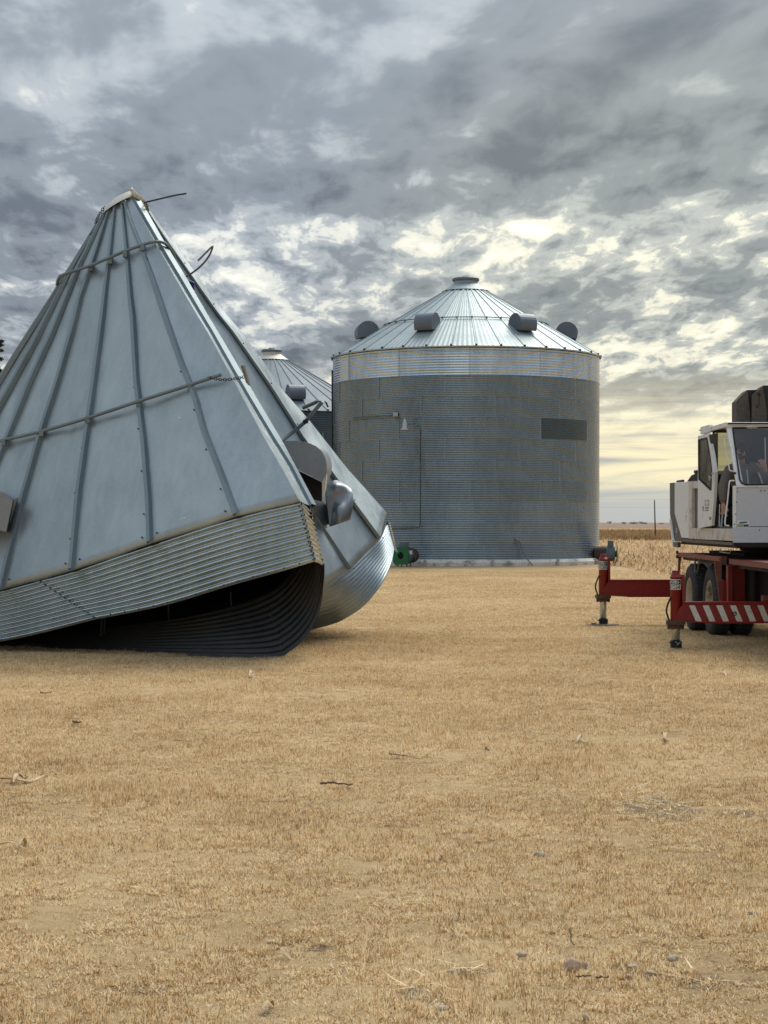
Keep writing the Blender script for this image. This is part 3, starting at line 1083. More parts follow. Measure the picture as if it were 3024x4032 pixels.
# foundation anchors, light, conduit, hose, junction box: fixed to the bin
for px in (1560, 1673, 1939, 2197):
    c = on_bin(px, 2215, 0.22)
    q = MB()
    q.box((c.x - 0.045, c.y - 0.05, 0.0), (c.x + 0.045, c.y + 0.03, 0.27))
    q.box((c.x - 0.06, c.y - 0.065, 0.20), (c.x + 0.06, c.y + 0.03, 0.235))
    q.build('anchor_bracket', M['lamp_metal'], big_bin)
q = MB()
q.tube([on_bin(1653, 1700 + 10 * i, 0.02) for i in range(37)] + [on_bin(1650, 2072, 0.02), on_bin(1640, 2077, 0.02), on_bin(1590, 2078, 0.02), on_bin(1540, 2079, 0.02)], 0.015, 6)
q.build('conduit', M['cable'], big_bin)
q = MB()
lamp = on_bin(1595, 1690, 0.55)
w0 = on_bin(1653, 1702, 0.02)
q.tube(smooth_path([w0, on_bin(1650, 1682, 0.06), on_bin(1636, 1672, 0.2), (lamp.x + 0.25, lamp.y + 0.1, lamp.z + 0.18), (lamp.x, lamp.y, lamp.z + 0.17)], 16), 0.022, 6)
arm = q.build('lamp_arm', M['cable'], big_bin)
q = MB()
q.lathe([(0.03, 0.40), (0.055, 0.39), (0.065, 0.30), (0.10, 0.26), (0.115, 0.05), (0.19, -0.02), (0.19, -0.045), (0.10, 0.03)], Matrix.Translation(lamp), 16)
q.build('lamp_shade', M['lamp_metal'], arm)
q = MB()
c = on_bin(1557, 1632, 0.06)
q.box((c.x - 0.09, c.y - 0.05, c.z - 0.075), (c.x + 0.09, c.y + 0.08, c.z + 0.075))
jb = q.build('junction_box', M['lamp_metal'], big_bin)
q = MB()
q.tube([on_bin(1552, 1634, 0.03), on_bin(1500, 1638, 0.03), on_bin(1440, 1643, 0.03), on_bin(1385, 1649, 0.03)], 0.018, 6)
q.build('side_pipe', M['cable'], big_bin)
q = MB()
q.tube(smooth_path([on_bin(2026, 2124, 0.03), on_bin(2046, 2136, 0.08), on_bin(2058, 2170, 0.15), on_bin(2076, 2200, 0.3), Vector((on_bin(2098, 2228, 0.5).x, on_bin(2098, 2228, 0.5).y, 0.02))], 18), 0.022, 6)
q.build('drain_hose', M['cable'], big_bin)
q = MB()                                                   # ladder on the far left side
for da in (0.0, 0.055):
    a = math.radians(-93) - da
    q.tube([(BX + (BR + 0.07) * math.sin(a), BY - (BR + 0.07) * math.cos(a), 0.4), (BX + (BR + 0.07) * math.sin(a), BY - (BR + 0.07) * math.cos(a), EZ - 0.45)], 0.02, 6)
for i in range(24):
    a = math.radians(-93)
    z = 0.5 + 0.3 * i
    if z < EZ - 0.5:
        q.tube([(BX + (BR + 0.07) * math.sin(a), BY - (BR + 0.07) * math.cos(a), z), (BX + (BR + 0.07) * math.sin(a - 0.055), BY - (BR + 0.07) * math.cos(a - 0.055), z)], 0.012, 5)
q.build('ladder', M['bolt'], big_bin)


def aeration_fan(label, px, py, yaw, Yd, r=0.30, ln=0.62):
    """axial fan: green square inlet with a hole, grey drum, motor box, brown duct to the bin"""
    c = P(px, py, Yd)
    t = thing('aeration_fan', (c.x, c.y, 0), label, 'fan', 'aeration fans at the foot of the bin')
    Mx = Matrix.Translation(c) @ Matrix.Rotation(yaw, 4, 'Z')     # local -y = inlet direction
    ax = Mx @ Matrix.Rotation(math.radians(90), 4, 'X')           # lathe axis z -> -y
    q = MB()
    q.lathe([(r, 0.0), (r, -ln * 0.55), (r * 0.98, -ln * 0.56)], ax, 24)
    q.lathe([(r * 1.05, -0.01), (r * 1.05, -0.06)], ax, 24)
    q.lathe([(r * 1.05, -ln * 0.5), (r * 1.05, -ln * 0.56)], ax, 24)
    q.box((-0.14, 0.06, r * 0.9), (0.14, 0.30, r + 0.22), Mx)
    q.build('drum', M['bluegrey'], t, bevel=0.01)
    q = MB()
    hh, k = r * 1.12, 20
    outer, inner = [], []
    for i in range(k):
        a = 2 * math.pi * i / k
        m_ = max(abs(math.cos(a)), abs(math.sin(a)))
        outer.append((hh * math.cos(a) / m_, hh * math.sin(a) / m_))
        inner.append((r * 0.46 * math.cos(a), r * 0.46 * math.sin(a)))
    rows = [[Mx @ Vector((a, -0.06, b)) for a, b in outer], [Mx @ Vector((a, -0.10, b)) for a, b in outer],
            [Mx @ Vector((a, -0.10, b)) for a, b in inner], [Mx @ Vector((a, 0.02, b)) for a, b in inner]]
    q.grid(rows, True)
    q.build('inlet_plate', M['green'], t)
    q = MB()
    q.lathe([(r * 0.46, -0.03), (0.001, -0.03)], ax, 20)
    for i in range(6):
        Mr = Mx @ Matrix.Rotation(i * math.pi / 3, 4, 'Y')
        q.box((-0.02, -0.01, 0.0), (0.05, 0.0, r * 0.44), Mr)
    q.build('blades', M['dark'], t)
    q = MB()
    q.lathe([(r * 0.95, -ln * 0.56), (r * 1.02, -ln * 0.75), (r * 0.9, -ln * 1.35)], ax, 20)
    q.build('duct', M['brown_duct'], t)
    q = MB()
    for sx in (-0.2, 0.2):
        for sy in (0.05, ln * 0.5):
            q.box((sx - 0.02, sy - 0.02, -c.z), (sx + 0.02, sy + 0.02, -r * 0.8), Mx)
    q.build('stand', M['bluegrey'], t)
    q = MB()
    q.tube(smooth_path([Mx @ Vector((0.10, 0.25, r + 0.1)), Mx @ Vector((r + 0.1, 0.3, 0.0)), Mx @ Vector((r, 0.5, -0.2)), Mx @ Vector((0.1, 0.7, -r * 0.5))], 12), 0.012, 5)
    q.build('cable', M['cable'], t)
    q = MB()
    q.box((-0.08, 0.10, -0.05), (0.09, 0.30, 0.09), Mx @ Matrix.Rotation(0.0, 4, 'Y') @ Matrix.Translation((0, 0, 0)) @ Matrix.Translation((-(r + 0.0), 0, 0.05)) if False else Mx @ Matrix.Translation((r * 0.93, 0, 0.1)) @ Matrix.Scale(0.25, 4, (1, 0, 0)))
    q.build('nameplate', M['sign_white'], t)
    return t


aeration_fan('aeration fan with green square inlet plate beside the fallen roof', 1582, 2188, math.radians(-32), 67.4)
aeration_fan('blue grey aeration fan with green inlet edge behind the far outrigger', 2422, 2180, math.radians(82), 71.5)


# ================================================================== COLLAPSED BIN ROOF
CB = thing('collapsed_bin', (-4.5, 24.0, 0), 'crushed cone shaped galvanised bin roof lying folded on the grass with torn corrugated ring', 'collapsed bin')
CAMV = Vector((0, 0, CAMH))
NR = 51

# near face rib lines: photo polyline, distance at the peak, distance at the eave
LINES = {
    'E': ([(521, 784), (617, 950), (700, 1090), (796, 1254), (824, 1300), (911, 1454), (978, 1570), (1070, 1724), (1137, 1830), (1219, 1990)], 24.30, 21.95),
    'M': ([(519, 784), (608, 950), (690, 1095), (786, 1258), (815, 1305), (897, 1456), (958, 1570), (1040, 1722), (1100, 1826), (1176, 1968)], 24.28, 21.50),
    'R1': ([(492, 791), (516, 875), (567, 1000), (604, 1105), (654, 1254), (718, 1438), (771, 1568), (806, 1700), (830, 1760), (879, 1884), (930, 2025)], 24.30, 21.70),
    'R2': ([(481, 798), (489, 869), (503, 1004), (516, 1173), (526, 1257), (540, 1500), (569, 1741), (588, 1982), (593, 2132)], 24.32, 22.15),
    'R3': ([(455, 811), (445, 909), (435, 1004), (418, 1139), (406, 1257), (374, 1500), (347, 1693), (313, 1934), (285, 2238)], 24.35, 22.60),
    'R4': ([(432, 825), (398, 936), (361, 1054), (320, 1173), (289, 1303), (231, 1500), (164, 1707), (96, 1948), (29, 2223), (7, 2315)], 24.40, 23.10),
    'R5': ([(416, 832), (368, 936), (320, 1038), (203, 1332), (125, 1500), (39, 1712), (-110, 2060), (-235, 2375)], 24.45, 23.55),
    'R6': ([(408, 845), (289, 1047), (140, 1356), (10, 1592), (-434, 2400)], 24.52, 23.95),
    'R7': ([(400, 860), (241, 1124), (82, 1375), (0, 1510), (-540, 2420)], 24.62, 24.40),
    'R8': ([(391, 868), (309, 989), (227, 1115), (145, 1250), (63, 1380), (0, 1471), (-610, 2430)], 24.75, 24.9),
}
RL = {k: resample(pl(*a), NR) for k, a in LINES.items()}


def face_normal(a, b, i):
    j = min(i, NR - 2)
    n = (a[j + 1] - a[j]).cross(b[j] - a[j])
    n.normalize()
    return n if n.dot(CAMV - a[j]) > 0 else -n


def roof_panel(A, B, mat, seed, nu=14, dent=0.026, lip=0.035, crease=0.0, name='roof_panel'):
    rows = []
    cr = random.Random(int(seed * 10))
    folds = [(cr.uniform(0.1, 0.9), cr.uniform(0.35, 0.98), cr.uniform(-1.2, 1.2), cr.uniform(0.10, 0.28), cr.uniform(0.006, 0.016) * cr.choice((-1, 1))) for _ in range(4)]
    for i in range(NR):
        n = face_normal(A, B, i)
        row = []
        w = i / (NR - 1)
        for j in range(nu + 1):
            f = j / nu
            q = A[i].lerp(B[i], f)
            k = math.sin(math.pi * f) * min(1.0, 4 * w)
            d = dent * mnoise.noise(Vector((q.x * 1.3 + seed, q.y * 1.3, q.z * 0.7))) + 0.4 * dent * mnoise.noise(Vector((q.x * 4 + seed, q.y * 3, q.z * 2.2)))
            for (fu_, fv_, fa_, fl_, fd_) in folds:          # short dents and creases in the sheet
                du_, dv_ = (f - fu_) * 1.2, (w - fv_) * 5.0
                al, ac = du_ * math.cos(fa_) + dv_ * math.sin(fa_), -du_ * math.sin(fa_) + dv_ * math.cos(fa_)
                d += fd_ * max(0.0, 1 - abs(ac) / 0.16) * max(0.0, 1 - (al / (fl_ * 2.2)) ** 2)
            row.append(q + n * (d * k - 0.012 * k))
        rows.append(row)
    if lip:
        n = face_normal(A, B, NR - 1)
        dn = (A[-1] - A[-2]).normalized()
        rows.append([q + dn * 0.012 - n * lip for q in rows[-1]])
    q = MB()
    q.smooth = True
    q.grid(rows)
    return q.build(name, mat, CB)


def roof_rib(A, B, mat, wd=0.040, ht=0.060, ext=0.02, side=0.0):
    """open trapezoid standing seam along line A (B: a neighbour line, fixes the face normal)"""
    rows = []
    for i in range(NR):
        n = face_normal(A, B, i)
        j = min(i, NR - 2)
        t = (A[j + 1] - A[j]).normalized()
        s = t.cross(n).normalized()
        q = A[i] + (t * ext if i == NR - 1 else Vector())
        k = 0.55 + 0.45 * min(1, i / 18)
        rows.append([q - s * wd * k - n * 0.004, q - s * wd * 0.62 * k + n * ht * k, q + s * wd * 0.62 * k + n * ht * k, q + s * wd * k - n * 0.004])
    q = MB()
    q.grid(rows)
    return q.build('roof_rib', mat, CB)


order = ['E', 'M', 'R1', 'R2', 'R3', 'R4', 'R5', 'R6', 'R7', 'R8']
for k in range(1, len(order) - 1):
    A, B = RL[order[k]], RL[order[k + 1]]
    roof_panel(A, B, M['roof_old'], k * 3.7)
roof_panel(RL['E'], RL['M'], M['roof_old'], 1.1, 3, 0.004, 0.0)
for k in range(2, len(order) - 1):
    roof_rib(RL[order[k]], RL[order[k + 1]], M['rib_old'])

# raised seam along the torn right edge: a standing strip
O_ = [(546, 784), (594, 869), (644, 957), (730, 1098), (823, 1260), (848, 1300), (938, 1452), (1017, 1589), (1109, 1744), (1168, 1855), (1241, 1992)]
OUT = resample(pl(O_, 24.42, 22.12), NR)
q = MB()
rows = []
for i in range(NR):
    n = face_normal(RL['E'], RL['M'], i)
    rows.append([RL['E'][i] - n * 0.03, RL['E'][i] + n * 0.035, OUT[i] + n * 0.02, OUT[i] - n * 0.05])
q.grid(rows)
q.build('edge_seam', M['rib_old'], CB, 'bright standing seam along the torn edge')

# ---------------- far folded half: valley panels and the turned up flap
FL = {
    'Wv': ([(536, 800), (700, 1105), (900, 1480), (1100, 1850), (1200, 2040), (1250, 2320)], 24.75, 24.6),
    'C': ([(556, 806), (1229, 2004), (1384, 2236)], 24.9, 25.4),
    'B': ([(572, 812), (638, 916), (688, 987), (860, 1233), (916, 1300), (1070, 1520), (1205, 1734), (1287, 1826), (1388, 1965), (1499, 2115)], 24.95, 26.1),
    'S': ([(580, 812), (638, 899), (769, 1071), (860, 1200), (945, 1300), (1031, 1416), (1109, 1531), (1220, 1657), (1311, 1773), (1359, 1835), (1523, 2018)], 25.05, 26.8),
}
FV = {k: resample(pl(*a), NR) for k, a in FL.items()}
roof_panel(FV['Wv'], FV['C'], M['roof_old'], 31.0, 7, 0.03)
roof_panel(FV['C'], FV['B'], M['roof_old'], 37.0, 7, 0.03)
roof_panel(FV['B'], FV['S'], M['roof_old'], 41.0, 5, 0.02)


def side_rib(A, inward, mat, dep=0.09, wd=0.05):
    """a rib seen from its shaded side: box strip standing off the panel"""
    rows = []
    for i in range(NR):
        k = 0.4 + 0.6 * i / (NR - 1)
        d = (CAMV - A[i]).normalized()
        rows.append([A[i], A[i] + d * dep * k, A[i] + d * dep * k + Vector(inward) * wd * k, A[i] + Vector(inward) * wd * 2.0 * k])
    q = MB()
    q.grid(rows)
    return q.build('roof_rib', mat, CB)


side_rib(FV['C'], (-0.85, 0.1, -0.35), M['rib_old'])
side_rib(FV['B'], (-0.85, 0.1, -0.35), M['rib_old'], 0.11, 0.05)

# hidden back of the fold: plain panels that close the shell
apx = P(500, 800, 25.3)
back_e = [FV['S'][-1], Vector((-1.0, 28.6, 0.25)), Vector((-2.5, 29.2, 0.2)), Vector((-4.2, 29.1, 0.2)), Vector((-6.0, 28.2, 0.2)), Vector((-7.3, 26.7, 0.2)), RL['R8'][-1]]
back_t = [FV['S'][0]] + [apx + Vector((-0.06 * i, 0.10, 0.02)) for i in range(5)] + [RL['R8'][0]]
bl = []
for a, b in zip(back_t, back_e):
    bl.append(resample([a, a.lerp(b, 0.5) + Vector((0, 0.1, -0.1)), b], NR))
bl[0] = FV['S']
bl[-1] = RL['R8']
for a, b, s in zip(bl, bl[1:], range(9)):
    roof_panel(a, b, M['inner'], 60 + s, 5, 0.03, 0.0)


# ---------------- corrugated ring
def ring_sheet(topc, botc, mat, name='wall_sheet', n=44, waves=11, amp=0.0155, label=None, spp=7):
    T, Bm = resample(topc, n), resample(botc, n)
    m = waves * spp
    rows = []
    for i in range(m + 1):
        f = i / m
        row = []
        for j in range(n):
            q = T[j].lerp(Bm[j], f)
            a = T[min(j + 1, n - 1)] - T[max(j - 1, 0)]
            b = Bm[min(j + 1, n - 1)] - Bm[max(j - 1, 0)]
            nn = (a.lerp(b, f)).cross(Bm[j] - T[j])
            nn.normalize()
            if nn.dot(CAMV - q) < 0:
                nn = -nn
            row.append(q - nn * amp * math.cos(2 * math.pi * waves * f))
        rows.append(row)
    q = MB()
    q.smooth = True
    q.grid(rows)
    return q.build(name, mat, CB, label)


def curve(seq, n=40):
    return smooth_path([P(*a) for a in seq], n)


e1 = curve([(-640, 2432, 24.75), (-300, 2390, 23.95), (7, 2322, 23.15), (150, 2283, 22.9)])
e2 = curve([(150, 2283, 22.9), (285, 2247, 22.65), (593, 2142, 22.2), (930, 2034, 21.75), (1183, 1973, 21.53)])
b1 = curve([(-640, 2526, 25.0), (-300, 2538, 24.1), (0, 2526, 23.25), (380, 2438, 22.6)])
b2 = curve([(380, 2438, 22.6), (640, 2386, 22.25), (917, 2303, 21.85), (1100, 2252, 21.65), (1242, 2210, 21.55)])
ring_sheet(e1, b1, M['ring_old'])
ring_sheet(e2, b2, M['ring_old'])
# narrow sheet bent round the torn corner
ring_sheet([P(1183, 1973, 21.53), P(1205, 1990, 21.75), P(1222, 2012, 22.0)], [P(1242, 2210, 21.55), P(1262, 2216, 21.95), P(1276, 2227, 22.45)], M['ring_old'], n=6, label='narrow bent corner of the torn ring')
# ring lying under: inner side seen
A_ = curve([(1276, 2227, 22.45), (1277, 2290, 22.5), (1263, 2380, 22.5), (1233, 2460, 22.45), (1190, 2520, 22.4), (1140, 2562, 22.36), (1085, 2586, 22.3), (900, 2584, 22.36),
            (600, 2571, 22.95), (300, 2555, 23.7), (0, 2546, 24.15), (-300, 2542, 24.4)], 90)
B_ = curve([(1223, 2030, 22.0), (1218, 2075, 22.4), (1205, 2130, 22.8), (1180, 2195, 23.1), (1140, 2255, 23.2), (1090, 2305, 23.2), (1040, 2335, 23.2), (950, 2372, 23.2), (800, 2412, 23.25),
            (600, 2447, 23.75), (300, 2485, 24.5), (0, 2508, 25.0), (-300, 2515, 25.3)], 90)
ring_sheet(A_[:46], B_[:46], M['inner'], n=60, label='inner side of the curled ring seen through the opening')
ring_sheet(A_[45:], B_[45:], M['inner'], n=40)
# sheets added under the fold to keep light out of the hollow
roof_panel(RL['E'], FV['Wv'], M['roof_old'], 88, 5, 0.02, 0.0)
rb = resample(B_, 43)
far_low = resample([OUT[-1] + Vector((0, 0.1, 0)), P(1235, 2180, 23.6), FV['Wv'][-1], FV['C'][-1] + Vector((-0.1, 0.15, 0)), Vector((-0.8, 27.6, 1.0)), Vector((-1.5, 28.2, 0.95)), Vector((-2.6, 28.6, 0.9)), Vector((-4.2, 28.5, 0.8)),
                    Vector((-5.6, 27.8, 0.7)), Vector((-7.2, 26.4, 0.5))], 43)
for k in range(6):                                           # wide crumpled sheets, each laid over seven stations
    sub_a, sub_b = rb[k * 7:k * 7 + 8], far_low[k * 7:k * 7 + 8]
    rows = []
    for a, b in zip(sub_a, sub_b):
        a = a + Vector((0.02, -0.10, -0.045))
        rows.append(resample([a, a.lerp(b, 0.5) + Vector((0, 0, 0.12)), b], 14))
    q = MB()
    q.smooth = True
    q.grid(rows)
    q.build('roof_panel', M['inner'], CB, 'added crumpled sheet that keeps light out of the hollow')
# far part of the ring
fe = curve([(1255, 2322, 24.7), (1373, 2240, 25.4), (1440, 2178, 25.8), (1503, 2118, 26.15), (1528, 2052, 26.8)])
fb = curve([(1205, 2486, 26.3), (1300, 2463, 26.3), (1351, 2443, 26.25), (1432, 2389, 26.3), (1503, 2302, 26.5), (1538, 2222, 27.0), (1551, 2152, 27.8)])
ring_sheet(fe, fb, M['ring_far'], n=50, amp=0.018, spp=9)
ring_sheet([P(1528, 2050, 26.6), P(1531, 2052, 27.2), P(1533, 2056, 28.0)], [P(1551, 2152, 27.6), P(1558, 2160, 28.3), P(1561, 2172, 28.6)], M['ring_old'], n=5, label='torn corner of the far ring')
# torn flap at the far end of the ring
q = MB()
q.smooth = True
rows = []
for i in range(9):
    f = i / 8
    a = P(1549 + 4 * f, 2128 + 40 * f, 28.1)
    b = P(1556 + 16 * f, 2140 + 42 * f, 28.15)
    rows.append([a.lerp(b, g / 4) + Vector((0, -0.02 * math.cos(g * 3.14), 0)) for g in range(5)])
q.grid(rows)
q.build('torn_flap', M['ring_old'], CB)

# seam bolts
q = MB()


def stud(p, r=0.013, h=0.012, nrm=None):
    d = (CAMV - p).normalized() if nrm is None else nrm
    up = Vector((0, 0, 1))
    a = d.cross(up).normalized()
    b = a.cross(d)
    ring0 = [p + (a * math.cos(k * 1.0472) + b * math.sin(k * 1.0472)) * r for k in range(6)]
    ring1 = [w + d * h for w in ring0]
    q.add(ring0 + ring1, [(k, (k + 1) % 6, (k + 1) % 6 + 6, k + 6) for k in range(6)] + [(6, 7, 8, 9, 10, 11)])


for k in range(2, len(order) - 1):
    A, B = RL[order[k]], RL[order[k + 1]]
    for j in range(4, NR - 1, 6):
        n = face_normal(A, B, j)
        f = A[j].lerp(B[j], 0.075)
        stud(f + n * 0.004, 0.010, 0.009, n)
    for f_ in (0.10, 0.90):
        e = A[-1].lerp(B[-1], f_) + (A[-5] - A[-1]).normalized() * 0.09
        stud(e + face_normal(A, B, NR - 2) * 0.006, 0.012, 0.010, face_normal(A, B, NR - 2))
for T_, B2, nn in ((e2[0], b2[0], 12), (P(1176, 1985, 21.5), P(1236, 2212, 21.55), 13)):
    for k in range(nn):
        stud(T_.lerp(B2, (k + 0.5) / nn) + (CAMV - T_).normalized() * 0.02, 0.014, 0.012)
for k in range(14):
    stud(resample(b2, 16)[k + 1] + Vector((0, -0.02, 0.03)), 0.011, 0.01)
for nm in ('B', 'S', 'C'):
    for j in range(8, NR, 6):
        stud(FV[nm][j] + (CAMV - FV[nm][j]).normalized() * {'B': 0.11, 'C': 0.09, 'S': 0.02}[nm] + Vector((-0.03 if nm == 'S' else 0.03, 0, -0.01)), 0.011, 0.010)
q.build('bolts', M['bolt'], CB, kind='stuff')

# peak collar
q = MB()
q.smooth = True
lo_ = smooth_path([P(388, 868, 24.6), P(404, 842, 24.42), P(440, 812, 24.30), P(492, 783, 24.24), P(524, 772, 24.3)], 16)
up_ = smooth_path([P(384, 866, 24.75), P(411, 818, 24.50), P(450, 781, 24.40), P(489, 760, 24.36), P(516, 750, 24.4)], 16)
in_ = [w + Vector((0.04, 0.25, -0.05)) for w in up_]
q.grid([lo_, up_, in_])
q.build('peak_collar', M['collar'], CB)
q = MB()
q.smooth = True
q.grid([[P(508, 744, 24.3), P(519, 739, 24.3), P(545, 762, 24.35), P(571, 789, 24.5), P(590, 830, 24.7)],
        [P(517, 760, 24.25), P(524, 772, 24.25), P(545, 785, 24.3), P(560, 800, 24.45), P(578, 836, 24.65)],
        [P(519, 775, 24.5), P(526, 784, 24.5), P(546, 795, 24.5), P(562, 812, 24.6), P(578, 840, 24.75)]])
q.prism([P(505, 746, 24.28), P(519, 738, 24.28), P(519, 756, 24.28)], (0.01, 0.06, 0))
q.build('peak_collar', M['collar'], CB, 'bent half of the cream peak collar')

# stiffening pipes on the roof
def pipe(seq, r, mat='pipe', n=40, name='roof_pipe', label=None):
    w = MB()
    w.tube(smooth_path([P(*a) for a in seq], n), r, 8)
    return w.build(name, M[mat], CB, label)


def on_face(px, py, lift=0.09):
    """point lifted off the near face at a photo pixel: interpolated from the rib lines"""
    best = None
    for a, b in zip(order[1:], order[2:]):
        A, B = RL[a], RL[b]
        for i in range(NR):
            for f in (0, 0.25, 0.5, 0.75):
                w = A[i].lerp(B[i], f)
                sx, sy = CX + w.x / w.y * FPX, HY - (w.z - CAMH) / w.y * FPX
                d = (sx - px) ** 2 + (sy - py) ** 2
                if best is None or d < best[0]:
                    best = (d, w.y)
    return (px, py, best[1] - lift)


up_pipe = [(224, 1122), (230, 1098), (251, 1081), (357, 1045), (425, 1017), (492, 989), (579, 958), (622, 951), (649, 958)]
yy = [24.62, 24.40, 24.24, 24.04, 23.97, 23.92, 23.85, 23.86, 23.95]
pipe([(a[0], a[1], b) for a, b in zip(up_pipe, yy)] + [(668, 978, 24.06), (684, 1005, 24.22), (691, 1032, 24.4)], 0.022)
lo_pipe = [(-330, 1822), (-150, 1775), (0, 1736), (164, 1698), (347, 1645), (545, 1580), (752, 1514), (872, 1474)]
ys_ = [on_face(*w)[2] for w in lo_pipe]
_c = np.polyfit([w[0] for w in lo_pipe], ys_, 2)
ys_ = [float(np.polyval(_c, w[0])) - 0.02 for w in lo_pipe]
LOW = [(a[0], a[1], b) for a, b in zip(lo_pipe, ys_)]
pipe(LOW, 0.024)
q = MB()
for px, py in ((14, 1738), (164, 1701), (347, 1648), (545, 1583), (748, 1520), (240, 1092), (357, 1050), (492, 996), (561, 970), (433, 1022)):
    c = P(*on_face(px, py, 0.085))
    q.box((c.x - 0.028, c.y - 0.03, c.z - 0.055), (c.x + 0.028, c.y + 0.08, c.z + 0.028))
q.build('pipe_clamps', M['pipe'], CB, kind='stuff')


def chain(seq, n, name, parent=CB):
    w = MB()
    pts = resample(smooth_path([P(*a) for a in seq], 30), n)
    for i in range(n - 1):
        a, b = pts[i], pts[i + 1]
        t = (b - a).normalized()
        s = t.cross((CAMV - a).normalized()).normalized() if i % 2 else (CAMV - a).normalized()
        c, L_ = (a + b) / 2, (b - a).length * 0.72
        w.tube([c + t * L_ * math.cos(k * 0.5236) + s * 0.016 * math.sin(k * 0.5236) for k in range(13)], 0.0055, 5, False)
    return w.build(name, M['bolt'], parent)


chain([(819, 1484, 22.3), (850, 1492, 22.25), (887, 1495, 22.2), (925, 1491, 22.2), (962, 1484, 22.3)], 17, 'chain')
chain([(412, 812, 24.3), (395, 838, 24.35), (382, 862, 24.5), (375, 885, 24.65)], 14, 'chain')
chain([(566, 792, 24.2), (578, 806, 24.3), (582, 830, 24.4)], 7, 'chain')
q = MB()
q.prism([P(948, 1441, 22.4), P(957, 1438, 22.4), P(966, 1470, 22.4), P(979, 1518, 22.4), P(968, 1505, 22.4)], (0.02, 0.05, 0.0))
q.build('edge_bracket', M['wood'], CB, 'weathered upright lug on the torn edge')
# protruding broken pipes and rods
pipe([(575, 796, 24.4), (638, 781, 24.2), (690, 769, 24.1), (733, 762, 24.0)], 0.012, 'bolt', 20, 'bent_rod')
pipe([(729, 1092, 24.5), (766, 1068, 24.4), (800, 1038, 24.3), (824, 1006, 24.2), (837, 974, 24.15), (833, 973, 24.1), (806, 1000, 24.1), (779, 1027, 24.1)], 0.013, 'cable', 40, 'broken_pipe', 'thin pipe snapped back on itself')
pipe([(1090, 1752, 25.0), (1104, 1741, 25.1), (1150, 1704, 25.2), (1200, 1662, 25.1), (1234, 1623, 25.0), (1256, 1597, 24.95), (1271, 1580, 24.9)], 0.030, 'pipe', 30, 'broken_pipe', 'thick bent pipe sticking out past the flap')
pipe([(1193, 1606, 26.9), (1248, 1582, 26.8)], 0.030, 'pipe', 6, 'broken_pipe', 'short pipe end behind the flap')
pipe([(1247, 1582, 26.8), (1272, 1581, 26.3), (1284, 1586, 26.0), (1288, 1596, 26.0), (1293, 1603, 26.0)], 0.013, 'dark', 14, 'strap_end')
q = MB()
q.tube([P(1201, 1652, 25.06), P(1206, 1668, 25.06)], 0.034, 10)
q.build('pipe_coupling', M['dark'], CB)
# blue capped strap tensioner
q = MB()
q.cur = 0
q.tube([P(742, 1110, 24.3), P(752, 1112, 24.25), P(761, 1116, 24.3)], 0.022, 8)
q.prism([P(741, 1108, 24.3), P(762, 1110, 24.3), P(763, 1141, 24.35), P(754, 1143, 24.35)], (0.01, 0.05, 0))
q.cur = 1
q.prism([P(754, 1143, 24.35), P(763, 1141, 24.35), P(771, 1169, 24.45), P(765, 1168, 24.45)], (0.005, 0.02, 0))
q.build('strap_tensioner', [M['blue'], M['white_strap']], CB)
# rubber tie with hook hanging from the upper pipe
t1 = on_face(350, 1060, 0.07)
q = MB()
q.tube([P(352, 1052, t1[2]), P(345, 1085, t1[2]), P(334, 1125, t1[2]), P(326, 1150, t1[2])], [0.012, 0.008, 0.011, 0.02], 6)
q.tube(smooth_path([P(324, 1150, t1[2]), P(316, 1157, t1[2]), P(313, 1165, t1[2]), P(320, 1170, t1[2]), P(322, 1176, t1[2])], 12), 0.006, 5)
q.build('tie_strap', M['rope'], CB)
# rods hanging inside the dark hollow
q = MB()
q.tube([P(402, 2425, 23.9), P(397, 2508, 24.0)], 0.016, 6)
q.tube([P(414, 2425, 23.95), P(408, 2508, 24.05)], 0.010, 6)
q.tube([P(662, 2370, 23.6), P(666, 2488, 23.8)], 0.012, 6)
q.tube([P(908, 2330, 23.4), P(913, 2424, 23.5)], 0.009, 6)
q.build('inner_rods', M['pipe'], CB)

# dents and scratches: shallow scuff marks (white scrapes) as flat paint-thin slivers
q = MB()
for (x0, y0, x1, y1, Y) in ((708, 2042, 716, 2045, 21.7), (720, 2040, 735, 2037, 21.68), (742, 2034, 750, 2030, 21.65), (702, 1644, 712, 1647, 22.2), (1257, 2130, 1263, 2150, 24.75), (1259, 2140, 1270, 2146, 24.75)):
    a, b = P(x0, y0, Y - 0.05), P(x1, y1, Y - 0.05)
    q.tube([a, a.lerp(b, 0.5), b], [0.001, 0.006, 0.002], 4)
q.build('scrapes', M['sign_white'], CB, kind='stuff')

